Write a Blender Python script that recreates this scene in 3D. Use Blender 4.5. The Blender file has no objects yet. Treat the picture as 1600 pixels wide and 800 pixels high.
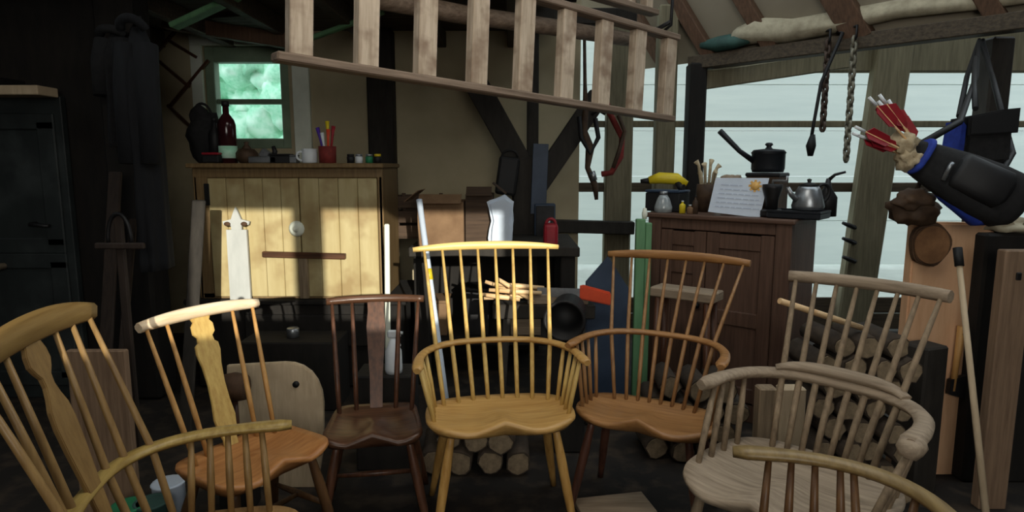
import bpy, bmesh, math, random
from mathutils import Vector, Matrix, noise
S = bpy.context.scene
COL = S.collection
PI = math.pi
R = math.radians
random.seed(7)

# ------------------------------------------------------------------ camera, world, lights, exposure
FPX, PITCH, CAMH = 1000.0, R(8.0), 1.38
cam = bpy.data.objects.new('camera', bpy.data.cameras.new('camera'))
COL.objects.link(cam)
cam.location = (0, 0, CAMH)
cam.rotation_euler = (PI/2 - PITCH, 0, 0)
cam.data.sensor_width = 36.0
cam.data.lens = 36.0*FPX/1600.0
cam.data.clip_start = 0.05
S.camera = cam
S.view_settings.view_transform = 'Standard'
S.view_settings.look = 'None'
S.view_settings.gamma = 1.0
S.view_settings.use_curve_mapping = False
S.view_settings.exposure = 0.0

world = bpy.data.worlds.new('world')
S.world = world
world.use_nodes = True
bg = world.node_tree.nodes['Background']
bg.inputs[0].default_value = (0.86, 0.96, 1.0, 1)
bg.inputs[1].default_value = 2.2

def lamp(name, kind, loc, energy, color, target=None, direction=None, **kw):
    d = bpy.data.lights.new(name, kind)
    d.energy = energy
    d.color = color
    for k, v in kw.items():
        setattr(d, k, v)
    o = bpy.data.objects.new(name, d)
    COL.objects.link(o)
    o.location = loc
    v = Vector(direction) if direction else Vector(target) - Vector(loc)
    o.rotation_euler = v.to_track_quat('-Z', 'Y').to_euler()
    return o
SUN_D = Vector((-0.25, 1.0, -0.20)).normalized()
lamp('sun', 'SUN', (3, -12, 6), 4.9, (1.0, 0.95, 0.82), direction=SUN_D, angle=R(0.4))
lamp('doorway_daylight', 'AREA', (0.35, -2.2, 2.0), 48, (1.0, 0.95, 0.86), target=(0.1, 2.6, 0.75), shape='RECTANGLE', size=1.9, size_y=1.5)
lamp('overhead_chair_fill', 'AREA', (0.1, 1.5, 2.9), 17, (1.0, 0.95, 0.85), target=(0.1, 2.3, 0.5), shape='RECTANGLE', size=1.4, size_y=0.9)  # added fill above the chairs; no hatch opening exists there

# ------------------------------------------------------------------ geometry helpers
CP, SP = math.cos(PITCH), math.sin(PITCH)
def at(u, v, Y):
    """point of the place at depth Y along the sight line of photo pixel (u, v)"""
    xc, yc = (u - 800)/FPX, (400 - v)/FPX
    d = Vector((xc, CP + SP*yc, -SP + CP*yc))
    return Vector((0, 0, CAMH)) + d*(Y/d.y)
def atz(u, v, z):
    xc, yc = (u - 800)/FPX, (400 - v)/FPX
    d = Vector((xc, CP + SP*yc, -SP + CP*yc))
    return Vector((0, 0, CAMH)) + d*((z - CAMH)/d.z)

def merge(bm, tmp, M=None):
    if M is not None:
        bmesh.ops.transform(tmp, matrix=M, verts=tmp.verts)
    me = bpy.data.meshes.new('t')
    tmp.to_mesh(me)
    tmp.free()
    bm.from_mesh(me)
    bpy.data.meshes.remove(me)
def bmnew():
    return bmesh.new()
def box(bm, c, s, rot=None, bev=0.0, seg=1):
    t = bmesh.new()
    bmesh.ops.create_cube(t, size=1.0)
    bmesh.ops.scale(t, vec=Vector(s), verts=t.verts)
    if bev > 0:
        bmesh.ops.bevel(t, geom=list(t.edges), offset=min(bev, min(s)*0.45), segments=seg, affect='EDGES', profile=0.5)
    M = Matrix.Translation(Vector(c))
    if rot is not None:
        M = M @ (rot if isinstance(rot, Matrix) else Matrix.Rotation(rot, 4, 'Z'))
    merge(bm, t, M)
    return bm
def frame_mat(p, q, up=(0, 0, 1)):
    z = (Vector(q) - Vector(p)).normalized()
    u = Vector(up)
    if abs(z.dot(u)) > 0.98:
        u = Vector((0, 1, 0))
    x = u.cross(z).normalized()
    y = z.cross(x)
    M = Matrix((x, y, z)).transposed().to_4x4()
    M.translation = (Vector(p) + Vector(q))/2
    return M
def beam(bm, p, q, w, h, up=(0, 0, 1), bev=0.006):
    """rectangular timber from p to q; h along `up`, w across"""
    t = bmesh.new()
    L = (Vector(q) - Vector(p)).length
    bmesh.ops.create_cube(t, size=1.0)
    bmesh.ops.scale(t, vec=Vector((w, h, L)), verts=t.verts)
    if bev > 0:
        bmesh.ops.bevel(t, geom=list(t.edges), offset=min(bev, w*.4, h*.4), segments=1, affect='EDGES')
    merge(bm, t, frame_mat(p, q, up))
    return bm
def tube(bm, pts, rad, n=8):
    pts = [Vector(p) for p in pts]
    if not hasattr(rad, '__len__'):
        rad = [rad]*len(pts)
    rings = []
    prev = None
    for i, p in enumerate(pts):
        a = pts[max(i-1, 0)]
        b = pts[min(i+1, len(pts)-1)]
        z = (b - a).normalized()
        if prev is None:
            u = Vector((0, 0, 1)) if abs(z.z) < .9 else Vector((0, 1, 0))
            x = u.cross(z).normalized()
        else:
            x = (prev - z*prev.dot(z)).normalized()
        prev = x
        y = z.cross(x)
        rings.append([bm.verts.new(p + (x*math.cos(2*PI*k/n) + y*math.sin(2*PI*k/n))*rad[i]) for k in range(n)])
    for i in range(len(rings)-1):
        for k in range(n):
            f = bm.faces.new((rings[i][k], rings[i][(k+1) % n], rings[i+1][(k+1) % n], rings[i+1][k]))
            f.smooth = True
    bm.faces.new(list(reversed(rings[0])))
    bm.faces.new(rings[-1])
    return bm
def sweep(bm, pts, sizes, up=(0, 0, 1), ch=0.28, sq=None):
    """chamfered rectangular section swept along pts; sizes (across, along up)"""
    pts = [Vector(p) for p in pts]
    if not isinstance(sizes, list):
        sizes = [sizes]*len(pts)
    rings = []
    for i, p in enumerate(pts):
        z = (pts[min(i+1, len(pts)-1)] - pts[max(i-1, 0)]).normalized()
        x = Vector(up).cross(z).normalized()
        y = z.cross(x)
        w, h = sizes[i]
        w /= 2
        h /= 2
        c = min(w, h)*ch*1.6
        prof = [(-w+c, -h), (w-c, -h), (w, -h+c), (w, h-c), (w-c, h), (-w+c, h), (-w, h-c), (-w, -h+c)]
        rings.append([bm.verts.new(p + x*a + y*b) for a, b in prof])
    n = 8
    for i in range(len(rings)-1):
        for k in range(n):
            f = bm.faces.new((rings[i][k], rings[i][(k+1) % n], rings[i+1][(k+1) % n], rings[i+1][k]))
            f.smooth = True
    bm.faces.new(list(reversed(rings[0])))
    bm.faces.new(rings[-1])
    return bm
def lathe(bm, prof, n=20, M=None):
    t = bmesh.new()
    rings = []
    for r, z in prof:
        rings.append([t.verts.new((max(r, 1e-4)*math.cos(2*PI*k/n), max(r, 1e-4)*math.sin(2*PI*k/n), z)) for k in range(n)])
    for i in range(len(rings)-1):
        for k in range(n):
            f = t.faces.new((rings[i][k], rings[i][(k+1) % n], rings[i+1][(k+1) % n], rings[i+1][k]))
            f.smooth = True
    t.faces.new(list(reversed(rings[0])))
    t.faces.new(rings[-1])
    merge(bm, t, M)
    return bm
def prism(bm, outline, th, M=None, bev=0.0):
    """outline in local x,z; extruded th along y, centred"""
    t = bmesh.new()
    a = [t.verts.new((x, -th/2, z)) for x, z in outline]
    b = [t.verts.new((x, th/2, z)) for x, z in outline]
    n = len(outline)
    t.faces.new(a)
    t.faces.new(list(reversed(b)))
    for k in range(n):
        t.faces.new((a[k], b[k], b[(k+1) % n], a[(k+1) % n]))
    bmesh.ops.recalc_face_normals(t, faces=t.faces)
    if bev > 0:
        ed = [e for e in t.edges if len(e.link_faces) == 2 and any(len(f.verts) > 4 for f in e.link_faces)]
        bmesh.ops.bevel(t, geom=ed, offset=bev, segments=2, affect='EDGES')
    merge(bm, t, M)
    return bm
def blob(bm, c, r, amp=0.15, freq=3.0, seed=0, sub=3, rot=None):
    t = bmesh.new()
    bmesh.ops.create_icosphere(t, subdivisions=sub, radius=1.0)
    for v in t.verts:
        k = 1 + amp*noise.noise(v.co*freq*0.5 + Vector((seed*3.1, seed*1.7, 0))) * 2
        v.co = v.co*k
    for f in t.faces:
        f.smooth = True
    M = Matrix.Translation(Vector(c))
    if rot is not None:
        M = M @ rot
    M = M @ Matrix.Diagonal((r[0], r[1], r[2], 1))
    merge(bm, t, M)
    return bm
def cloth_roll(bm, pts, rad, seed=0, n=14, amp=.3):
    pts = [Vector(p) for p in pts]
    k0 = len(bm.verts)
    tube(bm, pts, rad, n)
    bm.verts.ensure_lookup_table()
    for v in list(bm.verts)[k0:]:
        d = noise.noise_vector(v.co*9 + Vector((seed, 0, 0)))
        v.co += d*amp*(rad if not hasattr(rad, '__len__') else max(rad))
    return bm
def bez(p0, p1, p2, p3, n=10):
    p0, p1, p2, p3 = map(Vector, (p0, p1, p2, p3))
    return [p0*(1-t)**3 + p1*3*t*(1-t)**2 + p2*3*t*t*(1-t) + p3*t**3 for t in [i/n for i in range(n+1)]]

def obj(name, bm, m, parent=None, loc=(0, 0, 0), rotz=0):
    me = bpy.data.meshes.new(name)
    bmesh.ops.recalc_face_normals(bm, faces=bm.faces)
    bm.to_mesh(me)
    bm.free()
    o = bpy.data.objects.new(name, me)
    COL.objects.link(o)
    if m:
        me.materials.append(m)
    o.location = loc
    o.rotation_euler = (0, 0, rotz)
    if parent:
        o.parent = parent
    return o
def thing(name, label, cat, loc=(0, 0, 0), rotz=0, group=None):
    o = bpy.data.objects.new(name, None)
    COL.objects.link(o)
    o.empty_display_size = .1
    o.location = loc
    o.rotation_euler = (0, 0, rotz)
    return tag(o, label, cat, group)
def tag(o, label, cat, group=None, kind=None):
    o['label'] = label
    o['category'] = cat
    if group:
        o['group'] = group
    if kind:
        o['kind'] = kind
    return o
def struct(name, bm, m, parent=None, loc=(0, 0, 0), rotz=0):
    o = obj(name, bm, m, parent, loc, rotz)
    if not parent:
        o['kind'] = 'structure'
    return o

# ------------------------------------------------------------------ materials
def srgb(r, g, b):
    f = lambda c: (c/255/12.92) if c/255 <= .04045 else ((c/255+.055)/1.055)**2.4
    return (f(r), f(g), f(b), 1)
def mat(name, c1, c2=None, rough=.6, scale=(6, 6, 6), metal=0.0, bump=0.0, detail=4, lo=.26, hi=.74, c3=None, s3=None, spec=.4):
    m = bpy.data.materials.new(name)
    m.use_nodes = True
    nt = m.node_tree
    b = nt.nodes['Principled BSDF']
    b.inputs['Roughness'].default_value = rough
    b.inputs['Metallic'].default_value = metal
    b.inputs['Specular IOR Level'].default_value = spec
    c1 = srgb(*c1)
    c2 = srgb(*c2) if c2 else tuple(x*.8 for x in c1[:3]) + (1,)
    tc = nt.nodes.new('ShaderNodeTexCoord')
    mp = nt.nodes.new('ShaderNodeMapping')
    mp.inputs['Scale'].default_value = scale
    nz = nt.nodes.new('ShaderNodeTexNoise')
    nz.inputs['Scale'].default_value = 1.0
    nz.inputs['Detail'].default_value = detail
    nz.inputs['Roughness'].default_value = .6
    nt.links.new(tc.outputs['Object'], mp.inputs[0])
    nt.links.new(mp.outputs[0], nz.inputs[0])
    rp = nt.nodes.new('ShaderNodeValToRGB')
    rp.color_ramp.elements[0].position = lo
    rp.color_ramp.elements[0].color = c2
    rp.color_ramp.elements[1].position = hi
    rp.color_ramp.elements[1].color = c1
    nt.links.new(nz.outputs['Fac'], rp.inputs[0])
    out = rp.outputs[0]
    if c3:
        n2 = nt.nodes.new('ShaderNodeTexNoise')
        n2.inputs['Scale'].default_value = s3 or 5
        n2.inputs['Detail'].default_value = 3
        nt.links.new(tc.outputs['Object'], n2.inputs[0])
        r2 = nt.nodes.new('ShaderNodeValToRGB')
        r2.color_ramp.elements[0].position = .48
        r2.color_ramp.elements[1].position = .66
        nt.links.new(n2.outputs['Fac'], r2.inputs[0])
        mx = nt.nodes.new('ShaderNodeMixRGB')
        mx.inputs[2].default_value = srgb(*c3)
        nt.links.new(r2.outputs[0], mx.inputs[0])
        nt.links.new(out, mx.inputs[1])
        out = mx.outputs[0]
    nt.links.new(out, b.inputs['Base Color'])
    if bump:
        bp = nt.nodes.new('ShaderNodeBump')
        bp.inputs['Strength'].default_value = bump
        bp.inputs['Distance'].default_value = .01
        nt.links.new(nz.outputs['Fac'], bp.inputs['Height'])
        nt.links.new(bp.outputs[0], b.inputs['Normal'])
    return m
GX, GY, GZ = (4, 60, 60), (60, 4, 60), (60, 60, 4)
M = {}
M['honey_x'] = mat('honey_wood_across', (202, 162, 98), (166, 122, 64), .38, GX, bump=.1)
M['honey_z'] = mat('honey_wood_upright', (204, 162, 94), (160, 116, 58), .4, GZ, bump=.1)
M['ash_x'] = mat('pale_ash_across', (232, 205, 135), (205, 168, 92), .4, GX)
M['ash_z'] = mat('pale_ash_upright', (216, 186, 112), (178, 140, 76), .4, GZ)
M['oak_x'] = mat('brown_oak_across', (170, 124, 76), (124, 84, 46), .42, GX, bump=.1)
M['oak_z'] = mat('brown_oak_upright', (164, 124, 80), (120, 84, 52), .45, GZ)
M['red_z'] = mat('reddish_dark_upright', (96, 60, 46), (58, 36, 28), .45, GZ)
M['dark_x'] = mat('dark_oak_across', (98, 66, 46), (52, 34, 24), .35, GX, bump=.1)
M['dark_z'] = mat('dark_oak_upright', (100, 64, 44), (56, 36, 26), .4, GZ)
M['grey_x'] = mat('weathered_grey_across', (166, 148, 126), (120, 104, 86), .75, GX, bump=.25)
M['grey_z'] = mat('weathered_grey_upright', (156, 136, 110), (104, 88, 70), .75, GZ, bump=.2)
M['fresh_x'] = mat('fresh_wood_across', (240, 212, 168), (206, 160, 108), .5, GX)
M['paleash_x'] = mat('very_pale_wood_across', (252, 236, 208), (226, 190, 146), .5, GX)
M['fresh_z'] = mat('fresh_wood_upright', (206, 160, 98), (166, 120, 66), .5, GZ)
M['orange_x'] = mat('orange_seat_across', (190, 134, 80), (150, 96, 52), .42, GX, bump=.1)
M['olive_x'] = mat('olive_bow_wood', (176, 150, 86), (132, 106, 54), .4, GX)
M['mid_x'] = mat('mid_brown_across', (150, 122, 72), (118, 90, 48), .42, GX, bump=.1)
M['mid_z'] = mat('mid_brown_upright', (150, 120, 74), (116, 88, 52), .45, GZ)
M['tan_x'] = mat('tan_front_wood', (168, 130, 82), (118, 84, 48), .45, GX)
M['drab_x'] = mat('drab_olive_bow', (142, 120, 78), (108, 88, 54), .42, GX)
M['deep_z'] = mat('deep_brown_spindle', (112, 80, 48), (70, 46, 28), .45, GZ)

M['floor'] = mat('dark_floor', (40, 34, 29), (20, 17, 15), .85, (3, 3, 3), bump=.4, c3=(60, 50, 40), s3=9)
M['plaster'] = mat('old_plaster', (194, 181, 150), (172, 160, 130), .9, (2, 2, 2), bump=.1, c3=(156, 142, 114), s3=1.2)
M['roofboard'] = mat('roof_lining', (150, 140, 122), (128, 118, 100), .9, (1.5, 1.5, 1.5), bump=.1)
M['timber_x'] = mat('old_timber_across', (92, 80, 64), (54, 46, 36), .8, GX, bump=.3)
M['timber_z'] = mat('old_timber_upright', (98, 86, 68), (56, 48, 38), .8, GZ, bump=.3)
M['darktimber'] = mat('dark_timber', (56, 51, 45), (32, 29, 25), .8, (20, 20, 5), bump=.3)
M['blacktimber'] = mat('near_black_timber', (34, 30, 26), (18, 16, 14), .85, (20, 20, 5), bump=.3)  # very dark brown, almost black
M['rafter'] = mat('brown_rafter', (112, 84, 64), (76, 56, 42), .8, GZ, bump=.2)
M['studs'] = mat('grey_stud', (132, 124, 100), (96, 90, 70), .8, GZ, bump=.2)
M['ladder'] = mat('worn_ladder_wood', (212, 194, 172), (164, 144, 122), .7, (50, 50, 5), bump=.2, c3=(146, 124, 104), s3=8)
M['ladder_rail'] = mat('worn_ladder_rail', (150, 130, 112), (96, 78, 64), .7, GX, bump=.2)
M['white_board'] = mat('pale_outside_boards', (206, 214, 208), (190, 200, 196), .7, (.6, 20, 8))
M['cream'] = mat('cream_cabinet_paint', (192, 178, 134), (172, 154, 108), .5, (18, 18, 2.5), c3=(156, 134, 92), s3=5)
M['cream_frame'] = mat('tan_cabinet_frame', (136, 112, 74), (100, 78, 50), .6, GZ)
M['mint'] = mat('window_green_paint', (140, 158, 134), (112, 130, 108), .5, (5, 5, 5))
M['white_paint'] = mat('white_paint', (236, 240, 226), (214, 220, 204), .6, (6, 6, 6))
M['grey_paint'] = mat('greyish_white_paint', (196, 198, 194), (172, 175, 172), .7, (14, 14, 4))
M['brown_cab'] = mat('brown_cupboard_wood', (106, 80, 66), (72, 52, 42), .55, GZ, bump=.1)
M['brown_cab_x'] = mat('brown_cupboard_across', (104, 78, 64), (72, 52, 42), .55, GX, bump=.1)
M['black'] = mat('black_plain', (24, 24, 26), (16, 16, 18), .6, (8, 8, 8))
M['blackcloth'] = mat('black_fabric', (34, 34, 35), (20, 20, 22), .95, (40, 40, 40), bump=.2)
M['navycloth'] = mat('dark_navy_fabric', (23, 25, 29), (14, 15, 18), .95, (40, 40, 10), bump=.2)
M['bluecloth'] = mat('blue_fabric', (36, 62, 160), (24, 42, 120), .8, (30, 30, 30))
M['iron'] = mat('dark_iron', (52, 52, 54), (34, 33, 33), .5, (10, 10, 10), metal=.6)
M['castiron'] = mat('black_iron_pan', (38, 42, 48), (26, 29, 34), .45, (10, 10, 10), metal=.3)
M['steel'] = mat('dull_steel', (176, 180, 184), (130, 134, 138), .35, (10, 10, 10), metal=.8)
M['white'] = mat('white_plastic', (226, 232, 236), (205, 212, 218), .5, (8, 8, 8))
M['bluewhite'] = mat('blue_white_paper', (212, 224, 238), (196, 208, 224), .7, (8, 8, 8))
M['card'] = mat('brown_cardboard', (136, 108, 80), (108, 82, 58), .85, (10, 10, 10))
M['crate'] = mat('dark_crate_wood', (84, 66, 50), (54, 40, 30), .8, GX)
M['yellow'] = mat('yellow_plastic', (230, 208, 40), (196, 172, 30), .45, (8, 8, 8))
M['red'] = mat('red_plastic', (168, 34, 48), (120, 22, 34), .5, (10, 10, 10))
M['orange'] = mat('orange_red_paint', (226, 84, 44), (196, 62, 30), .5, (8, 8, 8))
M['green'] = mat('green_paint_and_light', (112, 160, 116), (84, 128, 90), .6, (20, 20, 3))  # paint of the green post; also green light coloured onto the loft boards
M['greensm'] = mat('green_plastic', (46, 140, 96), (30, 100, 66), .5, (8, 8, 8))
M['purple'] = mat('purple_plastic', (86, 50, 170), (66, 36, 130), .5, (8, 8, 8))
M['glass_dark'] = mat('dark_bottle_glass', (62, 26, 30), (40, 16, 20), .15, (4, 4, 4))
M['paleglass'] = mat('cloudy_glass', (170, 178, 180), (128, 136, 140), .2, (20, 20, 20), spec=.6)
M['tan_panel'] = mat('tan_slab_wood', (222, 180, 142), (196, 150, 112), .6, (30, 30, 4), c3=(206, 162, 126), s3=4)
M['slicewood'] = mat('brown_cut_face', (138, 100, 66), (104, 72, 46), .8, (20, 20, 20))
M['bark'] = mat('dark_bark_wood', (92, 66, 44), (58, 40, 26), .8, (14, 14, 14), bump=.4)
M['postboard'] = mat('grey_brown_board', (148, 122, 98), (108, 86, 68), .75, GZ, bump=.2)
M['logbark'] = mat('log_side', (74, 62, 50), (40, 33, 27), .85, (12, 12, 30), bump=.4)
M['logend'] = mat('log_cut_face', (150, 132, 106), (96, 82, 64), .8, (30, 30, 30))
M['slab'] = mat('grey_seat_blank', (206, 186, 156), (170, 150, 122), .7, (40, 8, 5), c3=(180, 160, 132), s3=7)
M['sheet'] = mat('dust_sheet', (196, 186, 160), (150, 140, 118), .9, (14, 14, 14), bump=.3)
M['tarp'] = mat('green_tarp', (58, 92, 84), (36, 62, 58), .7, (14, 14, 14), bump=.3)
M['chain'] = mat('rusty_chain', (96, 80, 70), (58, 46, 40), .6, (30, 30, 30), metal=.4)
M['palechain'] = mat('pale_chain', (150, 146, 128), (104, 100, 88), .5, (30, 30, 30), metal=.4)
M['leather'] = mat('brown_leather', (84, 64, 46), (50, 36, 26), .7, (20, 20, 20), bump=.3)
M['fur'] = mat('cream_fleece', (200, 186, 156), (160, 142, 112), .95, (40, 40, 40), bump=.5)
M['doorpaint'] = mat('dark_slate_paint', (44, 50, 50), (30, 35, 36), .6, (8, 8, 2), c3=(56, 62, 62), s3=4)
M['grass'] = mat('outside_ground', (170, 176, 170), (150, 156, 150), .9, (4, 4, 4))
M['leaf'] = mat('sunlit_leaves', (206, 246, 224), (140, 214, 178), .6, (20, 20, 20), c3=(226, 250, 236), s3=4)
M['rope'] = mat('red_rope', (140, 52, 46), (96, 34, 32), .8, (30, 30, 30))
M['orangelabel'] = mat('orange_emblem', (226, 184, 108), (206, 152, 76), .6, (60, 60, 60))
M['inkline'] = mat('grey_blue_ink', (186, 198, 216), (176, 188, 208), .7, (8, 8, 8))
M['teal'] = mat('teal_blue_paint', (58, 74, 96), (40, 54, 74), .5, (8, 8, 8))
gm = bpy.data.materials.new('window_glass')
gm.use_nodes = True
nt = gm.node_tree
gb = nt.nodes['Principled BSDF']
gb.inputs['Base Color'].default_value = (.9, 1, .95, 1)
gb.inputs['Roughness'].default_value = .12
gb.inputs['Transmission Weight'].default_value = 1.0
gb.inputs['IOR'].default_value = 1.02
M['glass'] = gm

# ------------------------------------------------------------------ setting
YB = 5.2                                             # back wall plane
XL, XR, YR = -3.9, 4.4, -2.6
ZC = 2.42                                            # loft floor underside
b = bmnew(); box(b, ((XL+XR)/2, (YR+YB)/2, -.05), (XR-XL+.4, YB-YR+.4, .1)); struct('floor', b, M['floor'])
b = bmnew(); box(b, (0, 14, -.12), (40, 40, .1)); struct('ground', b, M['grass'])
# back wall: plaster with a window opening, ends at the open timber bay
WL, WR = at(322, 150, YB).x, at(452, 150, YB).x
WB, WT = at(400, 232, YB).z, at(400, 72, YB).z
XE = at(905, 250, YB).x
b = bmnew()
H2 = 3.2
def wallseg(b, x0, x1, z0, z1, y=YB, t=.14):
    box(b, ((x0+x1)/2, y+t/2, (z0+z1)/2), (x1-x0, t, z1-z0))
wallseg(b, XL, WL, 0, H2)
wallseg(b, WR, XE, 0, H2)
wallseg(b, WL, WR, 0, WB)
wallseg(b, WL, WR, WT, H2)
struct('wall_back', b, M['plaster'])
# right part of the back wall: low boarding under the open bay
b = bmnew()
zlow = at(1200, 470, YB).z
for k in range(2):
    box(b, ((XE+XR)/2, YB+.06, .02 + zlow*(k+.5)/2), (XR-XE, .03, zlow/2-.006), bev=.004)
struct('wall_right_apron', b, M['timber_x'])
# left wall and right wall, rear wall with door and high hatch, roof
b = bmnew(); box(b, (XL-.06, (YR+YB)/2, 1.6), (.12, YB-YR, 3.2)); struct('wall_left', b, M['blacktimber'])
b = bmnew(); box(b, (XR+.06, (YR+YB)/2, 1.6), (.12, YB-YR, 3.2)); struct('wall_right', b, M['darktimber'])
b = bmnew()
HX0, HX1, HZ0, HZ1 = -.21, 1.6, 1.74, 2.43
GZ1 = 7.2  # unseen wall made extra tall and wide to keep sun off the outside boards
box(b, ((-9+HX0)/2, YR-.06, GZ1/2), (HX0+9, .12, GZ1))
box(b, ((HX1+14)/2, YR-.06, GZ1/2), (14-HX1, .12, GZ1))
box(b, ((HX0+HX1)/2, YR-.06, HZ0/2), (HX1-HX0, .12, HZ0))
box(b, ((HX0+HX1)/2, YR-.06, (HZ1+GZ1)/2), (HX1-HX0, .12, GZ1-HZ1))
struct('wall_rear', b, M['darktimber'])
b = bmnew(); box(b, (.395, YR-.06, (HZ0+HZ1)/2), (.15, .14, HZ1-HZ0)); struct('trim_hatch_post', b, M['darktimber'])
b = bmnew()
box(b, ((XL+XR)/2, -.5, 4.6), (XR-XL+.6, 4.6, .1), Matrix.Rotation(R(10), 4, 'X'))
box(b, ((XL+.5)/2, 3.55, 3.5), (.5-XL, 4.2, .1), Matrix.Rotation(R(-26), 4, 'X'))
struct('roof_main', b, M['blacktimber'])
# loft floor (left part) with joists
LX1 = .24
b = bmnew()
nb = 18
for k in range(nb):
    y0 = 3.3 + (YB-3.3)*k/nb
    box(b, ((XL+LX1)/2, y0+.05, ZC+.02), (LX1-XL, .1, .03), bev=.003)
struct('ceiling', b, M['timber_x'])
for i, x in enumerate((-3.3, -2.75, -2.2, -1.65, -1.1, -.55, 0.)):
    b = bmnew(); beam(b, (x, 3.3, ZC-.06), (x, YB, ZC-.06), .07, .12)
    struct('trim_joist_%d' % (i+1), b, M['timber_x'])
b = bmnew(); beam(b, at(258, 34, 4.75), at(470, 68, 4.75), .1, .1); struct('trim_loft_tie', b, M['rafter'])
b = bmnew(); beam(b, (.05, 4.3, 2.33), (.8, 4.3, 2.33), .08, .1); struct('trim_loft_arm', b, M['darktimber'])
b = bmnew(); beam(b, (XL, 3.35, ZC-.02), (LX1, 3.35, ZC-.02), .14, .2); struct('trim_loft_beam', b, M['blacktimber'])
# oblique wall plate on the right with roof lining and rafters above it
P0 = at(1080, 100, 5.15)
P1 = at(1640, 28, 3.7)
ex = P1 - P0
rdir = Vector((-.52, .12, .85)).normalized()
b = bmnew()
A0, A1 = P0 - ex*.35, P1 + ex*.25
nrm = ex.cross(rdir).normalized()
off = nrm*(.06 if nrm.y > 0 else -.06)
vs = [A0+off, A1+off, A1+off+rdir*3.2, A0+off+rdir*3.2]
vv = [b.verts.new(p) for p in vs] + [b.verts.new(p+off*1.5) for p in vs]
b.faces.new(vv[:4]); b.faces.new(vv[4:][::-1])
for k in range(4):
    b.faces.new((vv[k], vv[(k+1) % 4], vv[4+(k+1) % 4], vv[4+k]))
struct('roof_slope', b, M['roofboard'])
for i, t in enumerate((-.1, .085, .30, .565, .9)):
    b = bmnew()
    p = P0 + ex*t
    w = .16 if i == 3 else .10
    beam(b, p + rdir*.02, p + rdir*3.1, .08 if i != 3 else .1, w, up=ex.normalized())
    struct('trim_rafter_%d' % (i+1), b, M['rafter'])
b = bmnew(); beam(b, P0, P1 + ex*.1, .12, .10); struct('trim_wall_plate', b, M['timber_x'])
# header board, rails and posts of the open bay
XH0, XH1 = at(1085, 100, YB).x, XR
zh1, zh0 = at(1300, 66, YB).z, at(1300, 112, YB).z
b = bmnew(); box(b, ((XH0+XH1)/2, YB+.05, (zh0+zh1)/2+.1), (XH1-XH0, .08, zh1-zh0+.2), bev=.01); struct('trim_header', b, M['studs'])
b = bmnew(); beam(b, at(1090, 128, 5.08), at(1330, 92, 5.08), .06, .13); struct('trim_under_plank', b, M['studs'])
for i, (v, hh, u0) in enumerate(((193, .05, 905), (293, .075, 985))):
    z = at(1200, v, YB).z
    b = bmnew(); box(b, ((XE+XR)/2, YB+.07, z), (XR-XE, .05, hh), bev=.006); struct('trim_rail_%d' % (i+1), b, M['studs' if i == 0 else 'timber_x'])
def post(name, u0, u1, v, Y, z0, z1, m, d=.12, lean=0.0):
    a, c = at(u0, v, Y), at(u1, v, Y)
    b = bmnew()
    x = (a.x+c.x)/2
    zc = a.z
    beam(b, (x+(z0-zc)*lean, Y, z0), (x+(z1-zc)*lean, Y, z1), c.x-a.x, d, up=(0, 1, 0), bev=.012)
    return struct(name, b, m)
post('trim_post_1', 577, 618, 200, YB-.07, 0, ZC, M['darktimber'])
post('trim_post_2', 944, 985, 300, YB+.03, 0, 2.5, M['studs'])
post('trim_post_3', 1022, 1052, 230, YB-.06, 0, 2.6, M['studs'])
post('trim_post_4', 1072, 1098, 200, YB-.1, 0, at(1080, 100, 5.1).z, M['blacktimber'], d=.15)
post('trim_post_5', 1345, 1399, 230, YB-.02, 0, 2.62, M['studs'], d=.1, lean=.075)
post('trim_post_6', 1532, 1566, 150, 4.0, 0, at(1550, 60, 4.0).z, M['darktimber'], d=.14)
# the braced post in front of the plaster
cx = at(821, 300, 4.75)
b = bmnew(); beam(b, (cx.x, 4.75, 0), (cx.x, 4.75, at(821, 268, 4.75).z+.1), .2, .2, up=(0, 1, 0), bev=.015); struct('trim_braced_post', b, M['darktimber'])
b = bmnew(); beam(b, (at(832, 260, 4.85).x, 4.85, 1.2), (at(832, 260, 4.85).x, 4.85, ZC), .085, .1, up=(0, 1, 0)); struct('trim_post_slender', b, M['darktimber'])
b = bmnew(); beam(b, at(838, 300, 4.75), at(738, 120, 4.75), .17, .12, up=(0, 1, 0)); struct('trim_brace_1', b, M['darktimber'])
b = bmnew(); beam(b, at(826, 310, 4.75), at(935, 150, 4.75), .15, .12, up=(0, 1, 0)); struct('trim_brace_2', b, M['darktimber'])
b = bmnew(); beam(b, at(866, 353, 5.12), at(990, 356, 5.12), .1, .1); struct('trim_mid_rail', b, M['darktimber'])
# white outside boards
b = bmnew()
for k in range(8):
    box(b, (4.5, 9.0, k*.62+.31), (13, .05, .617), Matrix.Rotation(R(-.5), 4, 'X'), bev=.004)
struct('wall_outside', b, M['white_board'])

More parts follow.
